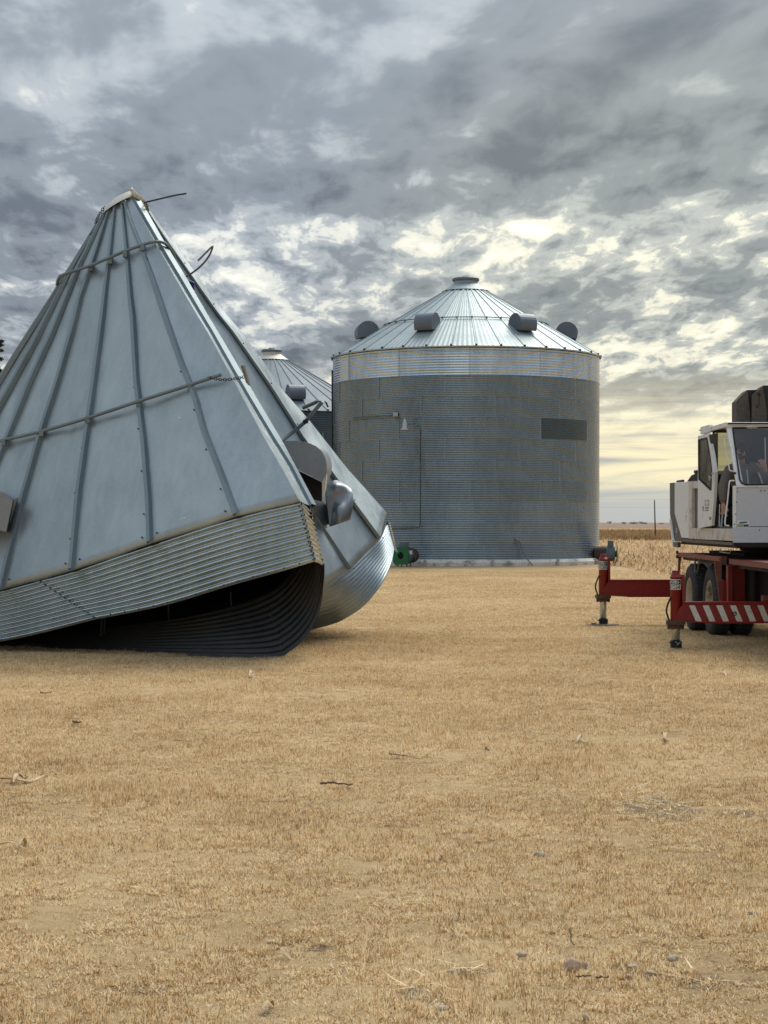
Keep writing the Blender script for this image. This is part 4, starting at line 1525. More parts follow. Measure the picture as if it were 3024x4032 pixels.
# ---------------- vents of the fallen roof
# big half drum seen end on
D = [(1109, 1741), (1130, 1736), (1165, 1735), (1215, 1744), (1245, 1757), (1268, 1777), (1281, 1803), (1287, 1830), (1286, 1862), (1268, 1898)]
Dn = [(1085, 1766), (1159, 1842)]
Yv = 24.55
face = [P(a, b, Yv) for a, b in D] + [P(1159, 1842, Yv), P(1085, 1772, Yv)]
q = MB()
q.add(face, [tuple(range(len(face)))])
ext = Vector((0.05, 0.75, 0.02))
rim = [P(a, b, Yv) for a, b in D]
q.smooth = True
q.grid([rim, [w + ext for w in rim]])
q.smooth = False
q.add([w + ext for w in face], [tuple(range(len(face)))[::-1]])
hood1 = q.build('vent_hood', M['vent_old'], CB, 'half drum vent hood seen end on, half behind the torn edge')
q = MB()
q.smooth = True
q.grid([[P(1287, 1835, Yv), P(1286, 1862, Yv), P(1277, 1925, Yv + 0.05), P(1270, 1977, Yv + 0.1)],
        [P(1289, 1835, Yv + 0.2), P(1289, 1866, Yv + 0.25), P(1286, 1920, Yv + 0.3), P(1273, 1970, Yv + 0.2)]])
q.grid([[P(1268, 1898, Yv + 0.01), P(1268, 1925, Yv + 0.03), P(1270, 1977, Yv + 0.1)], [P(1287, 1860, Yv + 0.01), P(1278, 1922, Yv + 0.05), P(1271, 1977, Yv + 0.1)]])
q.build('hood_lip', M['collar'], hood1)  # cream colour stands in for warm light on this side of the hood
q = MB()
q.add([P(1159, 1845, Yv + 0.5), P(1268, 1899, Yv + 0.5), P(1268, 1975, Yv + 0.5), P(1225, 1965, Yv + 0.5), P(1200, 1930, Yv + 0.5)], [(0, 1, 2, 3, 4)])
q.build('hood_opening_shade', M['dark'], hood1)  # black sheet painted in as the shade under the hood
# crushed hood beside it
q = MB()
q.smooth = True
Yc = 25.05
front = [P(*w, Yc) for w in ((1289, 1990), (1287, 1952), (1300, 1940), (1311, 1932), (1323, 1990), (1318, 2040), (1299, 2074))]
q.add(front, [tuple(range(len(front)))])
q.smooth = True
q.grid([smooth_path([P(1299, 2074, Yc), P(1335, 2062, Yc - 0.12), P(1379, 2047, Yc + 0.1)], 10),
        smooth_path([P(1306, 2035, Yc), P(1335, 2005, Yc - 0.22), P(1387, 2010, Yc + 0.05)], 10),
        smooth_path([P(1311, 1985, Yc), P(1336, 1988, Yc - 0.02), P(1392, 1968, Yc + 0.05)], 10),
        smooth_path([P(1308, 1948, Yc), P(1338, 1940, Yc + 0.10), P(1390, 1940, Yc + 0.12)], 10),
        smooth_path([P(1309, 1930, Yc + 0.02), P(1335, 1918, Yc - 0.05), P(1380, 1922, Yc + 0.2)], 10),
        smooth_path([P(1297, 1915, Yc + 0.2), P(1325, 1900, Yc + 0.2), P(1360, 1905, Yc + 0.4)], 10),
        smooth_path([P(1288, 1905, Yc + 0.45), P(1318, 1890, Yc + 0.5), P(1340, 1896, Yc + 0.6)], 10)])
q.grid([[P(1287, 1950, Yc), P(1289, 1990, Yc), P(1299, 2074, Yc)], [P(1280, 1925, Yc + 0.45), P(1282, 1980, Yc + 0.5), P(1290, 2060, Yc + 0.5)]])
q.grid([[P(1311, 1931, Yc), P(1300, 1940, Yc), P(1287, 1950, Yc)], [P(1288, 1905, Yc + 0.45), P(1284, 1912, Yc + 0.45), P(1280, 1925, Yc + 0.45)]])
q.build('vent_hood', M['vent_old'], CB, 'crushed and dented vent hood low on the far fold')
# hood cut by the left edge
q = MB()
q.smooth = False
yl = on_face(20, 2010, 0)[2]
fr = [(-170, 2100), (-165, 2010), (-120, 1950), (-60, 1925), (0, 1937), (51, 1968), (24, 2095), (-40, 2075)]
ff = [P(a, b, yl - 0.30) for a, b in fr]
bb = [P(a + 10, b, yl + 0.05) for a, b in fr]
q.add(ff, [tuple(range(8))])
q.grid([ff + [ff[0]], bb + [bb[0]]])
h3 = q.build('vent_hood', M['vent_old'], CB, 'vent hood on the near face cut by the left edge of the photo')
q = MB()
q.prism([P(49, 1968, yl - 0.12), P(70, 1961, yl - 0.06), P(60, 2000, yl - 0.06), P(25, 2096, yl - 0.08), P(18, 2096, yl - 0.14)], (0.0, 0.03, 0.0))
q.build('hood_flange', M['collar'], h3)


# ================================================================== TRUCK CRANE
CR = thing('truck_crane', (5.9, 26.5, 0), 'old mobile crane with white cab, worn red carrier and striped outriggers on the grass', 'crane')


def wrap_sign(parent, cx, cy, z0, r, ang0, ang1, h):
    """printed sign wrapped on a round column: black half with an oval DANGER, white half STAND CLEAR"""
    q = MB()

    def at(u_, z, off):
        a = ang0 + (ang1 - ang0) * u_
        return Vector((cx + (r + off) * math.sin(a), cy - (r + off) * math.cos(a), z))

    def patch(u0, u1, za, zb, off, mi, n=10):
        q.cur = mi
        q.grid([[at(u0 + (u1 - u0) * k / n, z, off) for k in range(n + 1)] for z in (za, zb)])
    patch(0, 1, z0, z0 + h, 0.002, 0)
    patch(0.02, 0.965, z0 + h * 0.485, z0 + h * 0.93, 0.0035, 1)
    width = r * (ang1 - ang0)
    # oval ring
    q.cur = 0
    rows = []
    for k in range(33):
        t = 2 * math.pi * k / 32
        rows.append([at(0.48 + s_ * 0.40 * math.cos(t), z0 + h * 0.71 + s_ * h * 0.185 * math.sin(t), 0.005) for s_ in (1.0, 0.86)])
    q.grid(rows)

    def letters(txt, size, a0, a1, z_c, off, mi, bold=0.0):
        vv, ff = text_mesh(txt, size, bold)
        x0_, x1_ = min(w[0] for w in vv), max(w[0] for w in vv)
        q.cur = mi
        q.add([at((a0 + (a1 - a0) * (w[0] - x0_) / (x1_ - x0_) - ang0) / (ang1 - ang0), z_c + w[1], off) for w in vv], ff)
    d_ = math.radians
    letters('DANGER', h * 0.30, d_(-128), d_(4), z0 + h * 0.71, 0.006, 0, 0.001)
    letters('STAND CLEAR', h * 0.50, d_(-150), d_(42), z0 + h * 0.235, 0.005, 1, 0.0012)
    return q.build('warning_sign', [M['sign_white'], M['black']], parent)


def outrigger(Y0, Xc, dz, x_end, stripes, pad, label, sign_ang):
    """beam with its jack: column, gusset, flange, ram, foot"""
    q = MB()
    xb = Xc + 0.115
    f, bk = Y0 - 0.07, Y0 + 0.13
    q.box((xb, f, 0.355 + dz), (x_end, bk, 0.595 + dz))
    q.box((xb, f - 0.012, 0.595 + dz), (x_end, bk + 0.012, 0.622 + dz))
    q.box((xb + 0.28, f - 0.012, 0.332 + dz), (x_end, bk + 0.012, 0.355 + dz))
    q.prism([(xb - 0.12, f - 0.012, 0.352 + dz), (xb + 0.05, f - 0.012, 0.352 + dz), (xb + 0.30, f - 0.012, 0.335 + dz), (xb + 0.30, f - 0.012, 0.352 + dz), (xb + 0.05, f - 0.012, 0.37 + dz), (xb - 0.12, f - 0.012, 0.37 + dz)], (0, 0.22, 0))
    beam = q.build('outrigger', M['red'], CR, label, bevel=0.004)
    q = MB()
    Mx = Matrix.Translation((Xc, Y0, dz))
    q.lathe([(0.0, 1.04), (0.05, 1.04), (0.052, 1.03), (0.052, 0.985), (0.068, 0.984), (0.070, 0.957), (0.080, 0.956), (0.080, 0.94), (0.073, 0.938), (0.073, 0.36)], Mx, 28)
    q.box((Xc + 0.078, Y0 - 0.05, 0.50 + dz), (Xc + 0.112, Y0 + 0.07, 0.985 + dz))
    q.prism([(Xc + 0.05, Y0 + 0.02, 0.36 + dz), (Xc + 0.12, Y0 + 0.02, 0.36 + dz), (Xc + 0.12, Y0 + 0.02, 0.62 + dz), (Xc + 0.05, Y0 + 0.02, 0.9 + dz)], (0, 0.03, 0))
    q.build('jack_column', M['red'], beam)
    q = MB()
    q.prism([(Xc + 0.108, f - 0.016, 0.617 + dz), (Xc + 0.03, f - 0.016, 0.53 + dz), (Xc - 0.035, f - 0.016, 0.385 + dz), (Xc - 0.035, f - 0.016, 0.37 + dz), (Xc + 0.23, f - 0.016, 0.37 + dz)], (0, 0.02, 0))
    q.build('gusset_plate', M['red'], beam)
    q = MB()
    q.lathe([(0.0, 0.372), (0.128, 0.371), (0.132, 0.36), (0.132, 0.315), (0.105, 0.305), (0.105, 0.258), (0.06, 0.256)], Mx, 24, False)
    for k in range(8):
        a = k * math.pi / 4 + 0.2
        q.lathe([(0.018, 0.31), (0.018, 0.25), (0.0, 0.25)], Matrix.Translation((Xc + 0.10 * math.cos(a), Y0 + 0.10 * math.sin(a), dz)), 6, False)
    q.build('flange', M['rust'], beam)
    q = MB()
    q.lathe([(0.057, 0.30 + dz), (0.057, 0.10), (0.045, 0.085), (0.0, 0.085)], Matrix.Translation((Xc, Y0, 0)), 24)
    q.build('ram', M['chrome'], beam)
    q = MB()
    q.box((Xc - 0.064, Y0 - 0.07, 0.0), (Xc + 0.07, Y0 + 0.07, 0.098))
    q.tube([(Xc - 0.10, Y0 - 0.05, 0.075), (Xc + 0.075, Y0 - 0.05, 0.075)], 0.009, 6)
    q.build('foot', M['dark'], beam, bevel=0.008)
    q = MB()
    q.tube(smooth_path([(Xc - 0.10, Y0 - 0.06, 0.08), (Xc - 0.15, Y0 - 0.07, 0.13), (Xc - 0.19, Y0 - 0.07, 0.12), (Xc - 0.16, Y0 - 0.07, 0.06)], 10) if pad else
           smooth_path([(Xc - 0.02, Y0 - 0.08, 0.09), (Xc + 0.02, Y0 - 0.085, 0.06), (Xc + 0.05, Y0 - 0.08, 0.085), (Xc, Y0 - 0.085, 0.04)], 10), 0.006, 5)
    q.build('safety_pin', M['lamp_metal'], beam)
    q = MB()
    q.tube(smooth_path([(Xc - 0.07, Y0 - 0.02, 0.80 + dz - 0.12), (Xc - 0.115, Y0 - 0.03, 0.70 + dz - 0.12), (Xc - 0.13, Y0 - 0.03, 0.55 + dz - 0.06), (Xc - 0.105, Y0 - 0.03, 0.40 + dz), (Xc - 0.09, Y0 - 0.02, 0.37 + dz)], 16), 0.013, 7)
    q.build('hose', M['rope'], beam)
    if pad:
        q = MB()
        q.box((Xc - 0.25, Y0 - 0.22, 0.003), (Xc + 0.23, Y0 + 0.24, 0.016))
        q.box((Xc - 0.21, Y0 - 0.18, 0.016), (Xc - 0.13, Y0 - 0.12, 0.04))
        q.build('float_pad', M['pad'], beam)
    wrap_sign(beam, Xc, Y0, 0.785 + dz, 0.073, sign_ang[0], sign_ang[1], 0.155 * 0.90)
    if stripes:
        q = MB()
        for k in range(9):
            x0 = (2600 + 0.2556 * (425 + 210 * k) - CX) / FPX * Y0
            w_, sh = 23.5 / FPX * Y0, 27 / FPX * Y0
            jit = [random.uniform(-0.004, 0.004) for _ in range(4)]
            q.prism([(x0 + jit[0], f - 0.003, 0.575 + dz), (x0 + sh + jit[1], f - 0.003, 0.360 + dz), (x0 + sh + w_ + jit[2], f - 0.003, 0.360 + dz), (x0 + w_ + jit[3], f - 0.003, 0.575 + dz)], (0, 0.0015, 0))
        for o_, k in ((None, 0),):
            q.build('white_stripes', M['stripe_white'], beam)
        q = MB()
        cxr = (2888 - CX) / FPX * Y0
        czr = CAMH - (2415 - HY) / FPX * Y0
        q.tube([(cxr + 0.022 * math.cos(k * 0.5236), f - 0.012, czr + 0.022 * math.sin(k * 0.5236)) for k in range(13)], 0.007, 6, False)
        q.build('lifting_eye', M['dark'], beam)
    return beam


outrigger(23.9, 3.923, 0.0, 6.6, True, False, 'near outrigger with red and white diagonal stripes', (math.radians(-160), math.radians(54)))
outrigger(29.3, 3.612, 0.125, 6.6, False, True, 'far plain dark red outrigger on a steel float pad', (math.radians(-160), math.radians(54)))

# ---------------- carrier
q = MB()
q.box((4.86, 25.22, 1.08), (7.1, 28.9, 1.195))
q.box((4.92, 20.5, 1.05), (7.0, 25.18, 1.165))
q.box((5.25, 25.9, 1.195), (6.9, 28.7, 1.235))
q.build('deck', M['dark'], CR)
q = MB()
q.box((4.78, 25.2, 1.130), (4.84, 28.92, 1.200))
q.box((4.77, 25.18, 1.115), (4.86, 25.30, 1.205))
q.build('side_rail', M['red_dusty'], CR, bevel=0.004)
q = MB()
q.box((4.85, 20.5, 1.10), (4.91, 25.0, 1.170))
q.box((4.845, 20.5, 1.17), (5.3, 25.0, 1.178))
q.build('side_rail', M['red_dusty'], CR, bevel=0.004)
q = MB()
for dz_ in (-0.035, 0.035):
    q.tube([(4.755, 28.93, 1.165 + dz_), (4.79, 28.93, 1.165 + dz_)], 0.03, 8)
q.tube([(4.765, 25.24, 1.16), (4.80, 25.24, 1.16)], 0.028, 10)
q.build('marker_lights', M['rust'], CR)
q = MB()
q.prism([P(2813, 2212, 25.19), P(2842, 2212, 25.19), P(2840, 2372, 25.19), P(2835, 2372, 25.19)], (0, 0.05, 0))
q.build('fender_stay', M['red_dusty'], CR)
q = MB()
q.prism([P(2673, 2178, 28.9), P(2685, 2180, 28.9), P(2677, 2250, 28.9), P(2670, 2250, 28.9)], (0, 0.05, 0))
q.build('fender_stay', M['red_dusty'], CR)
q = MB()                                                     # hanging loop step
a_, b_, c_, d_ = P(2736, 2196, 26.9), P(2737, 2252, 26.9), P(2746, 2254, 26.8), P(2755, 2200, 26.8)
q.tube([a_, b_, c_, d_], 0.014, 6)
q.build('hanging_loop', M['grey_tank'], CR)
q = MB()
q.box((5.6, 20.5, 0.62), (6.35, 31.5, 1.04))
q.box((5.0, 27.2, 0.42), (6.9, 27.45, 0.66))
q.box((5.3, 24.2, 0.45), (6.8, 25.4, 1.05))
q.build('chassis', M['dark'], CR)
q = MB()
q.box((4.80, 24.80, 0.58), (4.86, 24.95, 1.08))
q.box((4.87, 24.9, 0.50), (5.05, 24.95, 1.08))
q.build('stay_plate', M['red'], CR)
q = MB()
q.prism([P(2843, 2281, 24.98), P(2876, 2292, 24.98), P(2876, 2370, 24.98), P(2843, 2370, 24.98)], (0, 0.02, 0))
q.build('splash_plate', M['red'], CR)
q = MB()
x0, x1 = (2903 - CX) / FPX * 25.2, (2931 - CX) / FPX * 25.2
q.lathe([(0.0, 1.05), (0.075, 1.05), (0.085, 1.0), (0.085, 0.35), (0.0, 0.35)], Matrix.Translation((5.06, 25.2, 0)), 20)
q.build('hydraulic_tank', M['tan_tank'], CR)
q = MB()
q.lathe([(0.0, 1.05), (0.07, 1.05), (0.08, 1.0), (0.08, 0.35), (0.0, 0.35)], Matrix.Translation((5.215, 25.25, 0)), 20)
q.lathe([(0.0, 1.05), (0.02, 1.05), (0.02, 0.35)], Matrix.Translation((5.315, 25.2, 0)), 10)
q.build('air_tank', M['grey_tank'], CR)
q = MB()
q.box((5.10, 23.90, 0.625), (5.6, 24.05, 0.70))
q.build('beam_lock', M['red_dusty'], CR)
vv, ff = text_mesh('A', 0.16, 0.004)
q = MB()
pa = P(3024, 2303, 24.6)
q.add([(pa.x + 0.02 + x, 24.18, pa.z + y) for x, y, _ in vv], ff)
q.build('letter', M['sign_white'], CR)


def tyre(parent, x0, w, Y, z, r):
    """tyre between x0 and x0+w, axle along x"""
    Mx = Matrix.Translation((x0, Y, z)) @ Matrix.Rotation(math.radians(90), 4, 'Y')
    q = MB()
    q.lathe([(r * 0.58, 0.02), (r * 0.63, 0.0), (r * 0.80, -0.012), (r * 0.93, 0.005), (r * 0.985, 0.035), (r, 0.06), (r, w - 0.06), (r * 0.985, w - 0.035), (r * 0.93, w - 0.005), (r * 0.8, w + 0.01), (r * 0.6, w)], Mx, 48)
    q.smooth = False
    for k in range(48):                                     # tread blocks
        a = 2 * math.pi * k / 48
        for (z0, z1, da) in ((0.045, 0.105, 0.0), (0.118, w - 0.118, 0.05), (w - 0.105, w - 0.045, 0.0)):
            Mb = Mx @ Matrix.Rotation(a + da, 4, 'Z')
            q.box((r - 0.01, -0.024, z0), (r + 0.010, 0.024, z1), Mb)
    return q.build('tyre', M['tyre'], parent)


def wheel(X, Y, z=0.51, r=0.52):
    h_ = bpy.data.objects.new('wheel', None)
    COL.objects.link(h_)
    h_.parent = CR
    tyre(h_, X, 0.27, Y, z, r)
    tyre(h_, X + 0.34, 0.27, Y, z, r)
    Mx = Matrix.Translation((X, Y, z)) @ Matrix.Rotation(math.radians(90), 4, 'Y')
    q = MB()
    q.lathe([(r * 0.60, 0.018), (r * 0.56, 0.005), (r * 0.53, 0.03), (r * 0.51, 0.13), (r * 0.45, 0.19), (r * 0.26, 0.20), (r * 0.25, 0.12), (r * 0.20, 0.08), (0.001, 0.075)], Mx, 32)
    for k in range(10):
        a = 2 * math.pi * k / 10
        q.lathe([(0.018, 0.20), (0.018, 0.165), (0.0, 0.165)], Mx @ Matrix.Translation((r * 0.36 * math.cos(a), r * 0.36 * math.sin(a), 0)), 6, False)
    q.build('rim', M['rim'], h_)


wheel(4.79, 27.95)
wheel(4.88, 26.72)

# ---------------- turntable and superstructure
q = MB()
q.lathe([(0.0, 1.235), (0.66, 1.235), (0.66, 1.29), (0.60, 1.30), (0.60, 1.345), (0.0, 1.345)], Matrix.Translation((5.98, 26.4, 0)), 40, False)
q.build('turntable', M['dark'], CR)
q = MB()
q.box((4.78, 24.05, 1.337), (6.8, 28.6, 1.40))
q.box((5.6, 23.4, 1.25), (6.8, 28.0, 1.337))
q.build('underframe', M['dark'], CR)
q = MB()                                                     # small step bracket under the cab
q.tube([P(2837, 2160, 25.0), P(2835, 2173, 25.0), P(2874, 2179, 24.8), P(2879, 2160, 24.8)], 0.008, 6)
q.build('step_loop', M['lamp_metal'], CR)

XS = 4.70
q = MB()                                                     # engine housing core
q.box((4.74, 25.75, 1.40), (6.6, 28.85, 2.30))
eng = q.build('engine_housing', M['grey_skirt'], CR)


def side_plate(name, poly, X, thick, mat, parent, label=None, bevel=0.0):
    q = MB()
    q.prism([S(a, b, X) for a, b in poly], (thick, 0, 0))
    return q.build(name, mat, parent, label, bevel=bevel)


side_plate('side_panel', [(2656, 1900), (2711, 1896), (2711, 2119), (2683, 2117), (2656, 2023)], XS, 0.035, M['white'], eng, bevel=0.006)
side_plate('rear_panel', [(2637, 1902), (2655, 1900), (2655, 2131), (2649, 2131), (2638, 2020)], XS + 0.02, 0.03, M['grey_skirt'], eng)
side_plate('skirt_panel', [(2656.5, 2026), (2683, 2120), (2884, 2136), (2884, 2147), (2656.5, 2131)], XS + 0.015, 0.03, M['grey_skirt'], eng)
side_plate('corner_strip', [(2635.5, 2045), (2638, 2045), (2650, 2130), (2645, 2130)], XS - 0.005, 0.03, M['white'], eng)
side_plate('counterweight_foot', [(2643, 2133), (2650, 2134), (2650, 2152), (2645, 2151)], XS, 0.03, M['white'], eng)
side_plate('counterweight_foot', [(2652, 2134), (2669, 2135), (2668, 2155), (2652, 2153)], XS, 0.05, M['grey_skirt'], eng)
side_plate('post', [(2712, 1896), (2724, 1895), (2724, 2078), (2712, 2078)], XS - 0.01, 0.05, M['white_rust'], eng)
side_plate('recess_panel', [(2724, 1922), (2748, 1922), (2748, 2072), (2724, 2072)], XS + 0.05, 0.02, M['recess'], eng)
side_plate('top_bar', [(2724.5, 1895), (2748, 1894), (2748, 1922), (2724.5, 1923)], XS, 0.05, M['white_rust'], eng)
vv, ff = text_mesh('45', 0.10, 0.002)                        # small white number on the grey skirt, set upright
q = MB()
pc = S(2663, 2089, XS + 0.012)
q.add([(pc.x, pc.y - y * 1.2, pc.z + x) for x, y, _ in vv], ff)
q.build('number_mark', M['sign_white'], eng)
q = MB()                                                     # machinery on top of the housing
q.prism([S(2705, 1896, 4.9), S(2722, 1872, 4.9), S(2735, 1866, 4.9), S(2742, 1858, 4.9), S(2749, 1858, 4.9), S(2752, 1896, 4.9)], (0.3, 0, 0))
q.tube([S(2738, 1858, 4.9), S(2748, 1858, 4.9)], 0.03, 6)
q.tube([S(2668, 1897, 4.9), S(2690, 1894, 4.9)], 0.025, 6)
q.build('engine_top', M['dark'], eng)


def block(poly, Y, dep, name='winch_box', poly2=None, label=None):
    q = MB()
    q.prism([P(a, b, Y) for a, b in poly], (0.02, dep, 0))
    o_ = q.build(name, M['brown_steel'], CR, label)
    if poly2:
        q = MB()
        q.prism([P(a, b, Y + 0.06) for a, b in poly2], (0.02, dep * 0.7, 0))
        q.build('side_plate', M['navy'], o_)
    return o_


b1_ = block([(2900, 1579), (2941, 1536), (2945, 1541), (2957, 1668), (2957, 1900), (2900, 1900)], 25.85, 0.45, poly2=[(2942, 1535.5), (2988, 1535), (2988, 1900), (2957.5, 1900), (2957, 1668), (2946, 1541)], label='left chamfered steel box behind the cab roof')
b2_ = block([(2961, 1559), (3005, 1518), (3019, 1620), (3018, 1668), (3018, 1900), (2963, 1900)], 25.78, 0.45, poly2=[(3006, 1517.5), (3090, 1517.5), (3090, 1900), (3019, 1900), (3019, 1620)], label='right chamfered steel box behind the cab roof with a star shaped mark')
q = MB()
sc_ = P(2989, 1553, 25.77)
for k in range(3):
    a = k * math.pi / 3 + 0.3
    q.tube([sc_ + Vector((math.cos(a), 0, math.sin(a))) * 0.022, sc_ - Vector((math.cos(a), 0, math.sin(a))) * 0.022], 0.005, 4)
q.tube([sc_, P(2990, 1592, 25.77), P(2985, 1599, 25.77), P(2979, 1602, 25.77)], 0.004, 4)
q.tube([P(2977, 1601, 25.77), P(2983, 1602, 25.77)], 0.010, 5)
q.build('star_mark', M['black'], b2_)

# ---------------- cab
q = MB()
fY = 23.95
q.prism([(4.70, 24.38, 3.0), (4.775, 24.38, 3.0), (4.845, fY, 2.18), (4.755, fY, 2.18)], (0, 0.06, 0))      # front left pillar
q.prism([(4.76, 24.385, 2.975), (5.62, 24.385, 2.975), (5.62, 24.36, 3.02), (4.70, 24.36, 3.02)], (0, 0.05, 0))
q.box((4.755, fY, 2.155), (5.62, fY + 0.05, 2.205))
q.box((4.705, fY + 0.004, 1.605), (4.752, fY + 0.05, 2.18))                                                    # lower corner post
q.prism([(5.56, 24.38, 3.0), (5.62, 24.38, 3.0), (5.65, fY, 2.18), (5.58, fY, 2.18)], (0, 0.06, 0))
q.box((4.685, 24.34, 3.022), (5.66, 26.25, 3.055))                                                             # roof
q.box((4.680, 24.345, 2.995), (4.72, 25.55, 3.060))
q.box((4.665, 25.552, 2.985), (4.73, 26.22, 3.092))
q.prism([(4.70, 24.34, 3.02), (5.64, 24.34, 3.02), (5.64, 24.34, 3.058), (4.70, 24.34, 3.058)], (0, 0.03, 0))
cab = q.build('cab', M['white'], CR, bevel=0.006)
q = MB()
q.box((4.745, fY - 0.006, 1.632), (5.62, fY + 0.04, 2.150))
q.build('front_panel', M['white_blue'], cab, bevel=0.005)
q = MB()
q.box((4.708, fY - 0.010, 1.412), (5.62, fY + 0.05, 1.624))
q.build('front_bumper_panel', M['white_blue'], cab, bevel=0.006)
q = MB()
q.box((XS, fY + 0.052, 1.435), (XS + 0.05, 27.42, 1.602))
q.build('side_sill', M['white_rust'], cab, bevel=0.006)
q = MB()
q.box((4.72, fY + 0.02, 1.36), (5.62, fY + 0.08, 1.412))
q.build('lower_trim', M['dark'], cab)
q = MB()                                                     # floor, seat, back wall with a hole for the rear window, right wall
q.box((4.75, 24.0, 1.60), (5.62, 25.6, 1.63))
bw = 25.62
q.box((4.74, bw, 1.6), (5.62, bw + 0.04, 2.38))
q.box((4.74, bw, 2.98), (5.62, bw + 0.04, 3.02))
q.box((5.09, bw, 2.38), (5.62, bw + 0.04, 2.84))
q.box((5.21, bw, 2.84), (5.62, bw + 0.04, 2.98))
q.box((4.74, bw, 2.38), (4.765, bw + 0.04, 2.98))
q.box((5.625, 24.0, 1.6), (5.66, 25.6, 2.35))
q.box((5.625, 25.2, 2.35), (5.66, 25.6, 3.0))
q.build('lining', M['interior'], cab)
q = MB()
q.prism([P(2793, 1712, 25.35), P(2827, 1704, 25.35), P(2828, 2070, 25.35), P(2812, 2070, 25.35), P(2818, 1860, 25.35)], (0.0, 0.05, 0))
q.build('door_post', M['grey_skirt'], cab)
q = MB()
q.box((4.765, bw + 0.015, 2.38), (5.09, bw + 0.022, 2.98))
q.box((5.09, bw + 0.015, 2.84), (5.21, bw + 0.022, 2.98))
q.build('rear_window', M['glass_dirty'], cab)
q = MB()
q.box((4.79, bw - 0.012, 2.38), (5.00, bw - 0.004, 2.43))
q.build('window_sill', M['white'], cab)
q = MB()                                                     # windscreen and its black rubber seal
wc = [(2885, 1686), (3090, 1682), (3090, 1907), (2935, 1908), (2922, 1902), (2913, 1888)]


def wpt(px, py, off=0.0):
    f = (py - 1686) / (1908 - 1686)
    return P(px, py, 24.375 + (fY - 24.375) * f - off)


q.add([wpt(a, b, 0.004) for a, b in wc], [tuple(range(6))])
q.build('windscreen', M['glass'], cab)
q = MB()
q.tube([wpt(a, b, 0.010) for a, b in wc + wc[:1]], 0.0125, 6)
q.build('windscreen_seal', M['rope'], cab)
q = MB()
q.smooth = True
q.prism([wpt(2935, 1682, 0.02), wpt(2950, 1673, 0.02), wpt(2984, 1672, 0.02), wpt(2990, 1676, 0.02), wpt(2980, 1686, 0.02), wpt(2944, 1687, 0.02)], (0, 0.03, 0))
q.build('wiper_cover', M['white'], cab)
q = MB()
for px, py in ((2996, 1932), (3011, 1931), (2893, 2064), (2990, 2087), (2903, 1922), (2903, 1936), (2901, 1977), (2897, 2024)):
    c = P(px, py, fY - 0.012)
    q.lathe([(0.009 if py > 1940 or px > 2950 else 0.007, 0.0), (0.006, 0.006), (0.0, 0.006)], Matrix.Translation(c) @ Matrix.Rotation(math.radians(90), 4, 'X'), 8)
q.build('panel_bolts', M['black'], cab, kind='stuff')
q = MB()                                                     # badge with an ellipse over two coloured bars
bc = P(2926, 2062, fY - 0.008)
sx = 1 / FPX * fY


def bp(dx_, dy_, off):
    return Vector((bc.x + dx_ * sx, fY - 0.007 - off, bc.z - dy_ * sx))


q.cur = 0
q.add([bp(a, b, 0.0005) for a, b in ((-23, -12), (21, -12), (24, -9), (24, 12), (21, 14), (-22, 14), (-23, 11))], [tuple(range(7))])
q.cur = 1
q.add([bp(19 * math.cos(t * 0.3142), -4.6 + 4.2 * math.sin(t * 0.3142) - 1.8 * math.cos(t * 0.3142), 0.002) for t in range(20)], [tuple(range(20))])
q.cur = 2
q.add([bp(a, b, 0.002) for a, b in ((1.5, 3), (22, 2), (22, 12), (1.5, 12.5))], [(0, 1, 2, 3)])
q.cur = 3
q.add([bp(a, b, 0.002) for a, b in ((-22, 6), (0, 6), (0, 13), (-22, 13))], [(0, 1, 2, 3)])
q.cur = 4
q.add([bp(a, b, 0.002) for a, b in ((-22.5, 2.8), (0, 3), (0, 5.4), (-22.5, 5))], [(0, 1, 2, 3)])
q.build('badge', [M['sign_white'], M['teal'], M['logo_blue'], M['logo_green'], M['black']], cab)


def handle(seq, X_off, r, mat, n=24, name='grab_handle', Y=None):
    q = MB()
    q.tube(smooth_path([P(a, b, Y) for a, b in seq], n), r, 7)
    return q.build(name, mat, cab)


handle([(2892, 1893), (2880, 1893), (2872, 1900), (2866, 1960), (2860, 2010), (2855, 2050), (2855, 2064), (2860, 2069), (2871, 2070)], 0, 0.010, M['white'], 40, Y=24.02)
handle([(2851, 1726), (2856, 1770), (2864, 1805), (2869, 1831), (2872, 1848), (2878, 1854), (2888, 1855)], 0, 0.009, M['white'], 30, Y=24.12)
q = MB()
q.tube([P(2888, 1863, 23.97), P(2898, 1863, 23.97)], 0.016, 8)
q.build('mirror_bolt', M['black'], cab)
q = MB()
q.tube([P(2752, 1693, 26.15), P(2800, 1690, 26.1)], 0.011, 6)
q.build('roof_bar', M['lamp_metal'], cab)

# open sliding door with tinted window
DX = 4.655
q = MB()
outer = [(2748, 1717), (2788, 1706), (2794, 1730), (2806, 1790), (2816, 1858), (2811, 1960), (2802, 2069), (2747, 2080)]
inner = [(2751, 1732), (2785, 1724), (2788, 1740), (2797, 1795), (2804, 1851), (2801, 1929), (2797, 1929), (2753, 1887)]
fr0 = [S(a, b, DX) for a, b in outer]
in0 = [S(a, b, DX) for a, b in inner]
off = Vector((0.04, 0, 0))
q.grid([fr0 + fr0[:1], in0 + in0[:1]])
q.grid([[w + off for w in in0 + in0[:1]], [w + off for w in fr0 + fr0[:1]]])
q.grid([[w + off for w in fr0 + fr0[:1]], fr0 + fr0[:1]])
q.grid([in0 + in0[:1], [w + off for w in in0 + in0[:1]]])
door = q.build('cab_door', M['white'], CR)
q = MB()
q.prism([w + Vector((0.008, 0, 0)) for w in in0], (0.012, 0, 0))
q.build('door_window', M['glass_olive'], door)
q = MB()
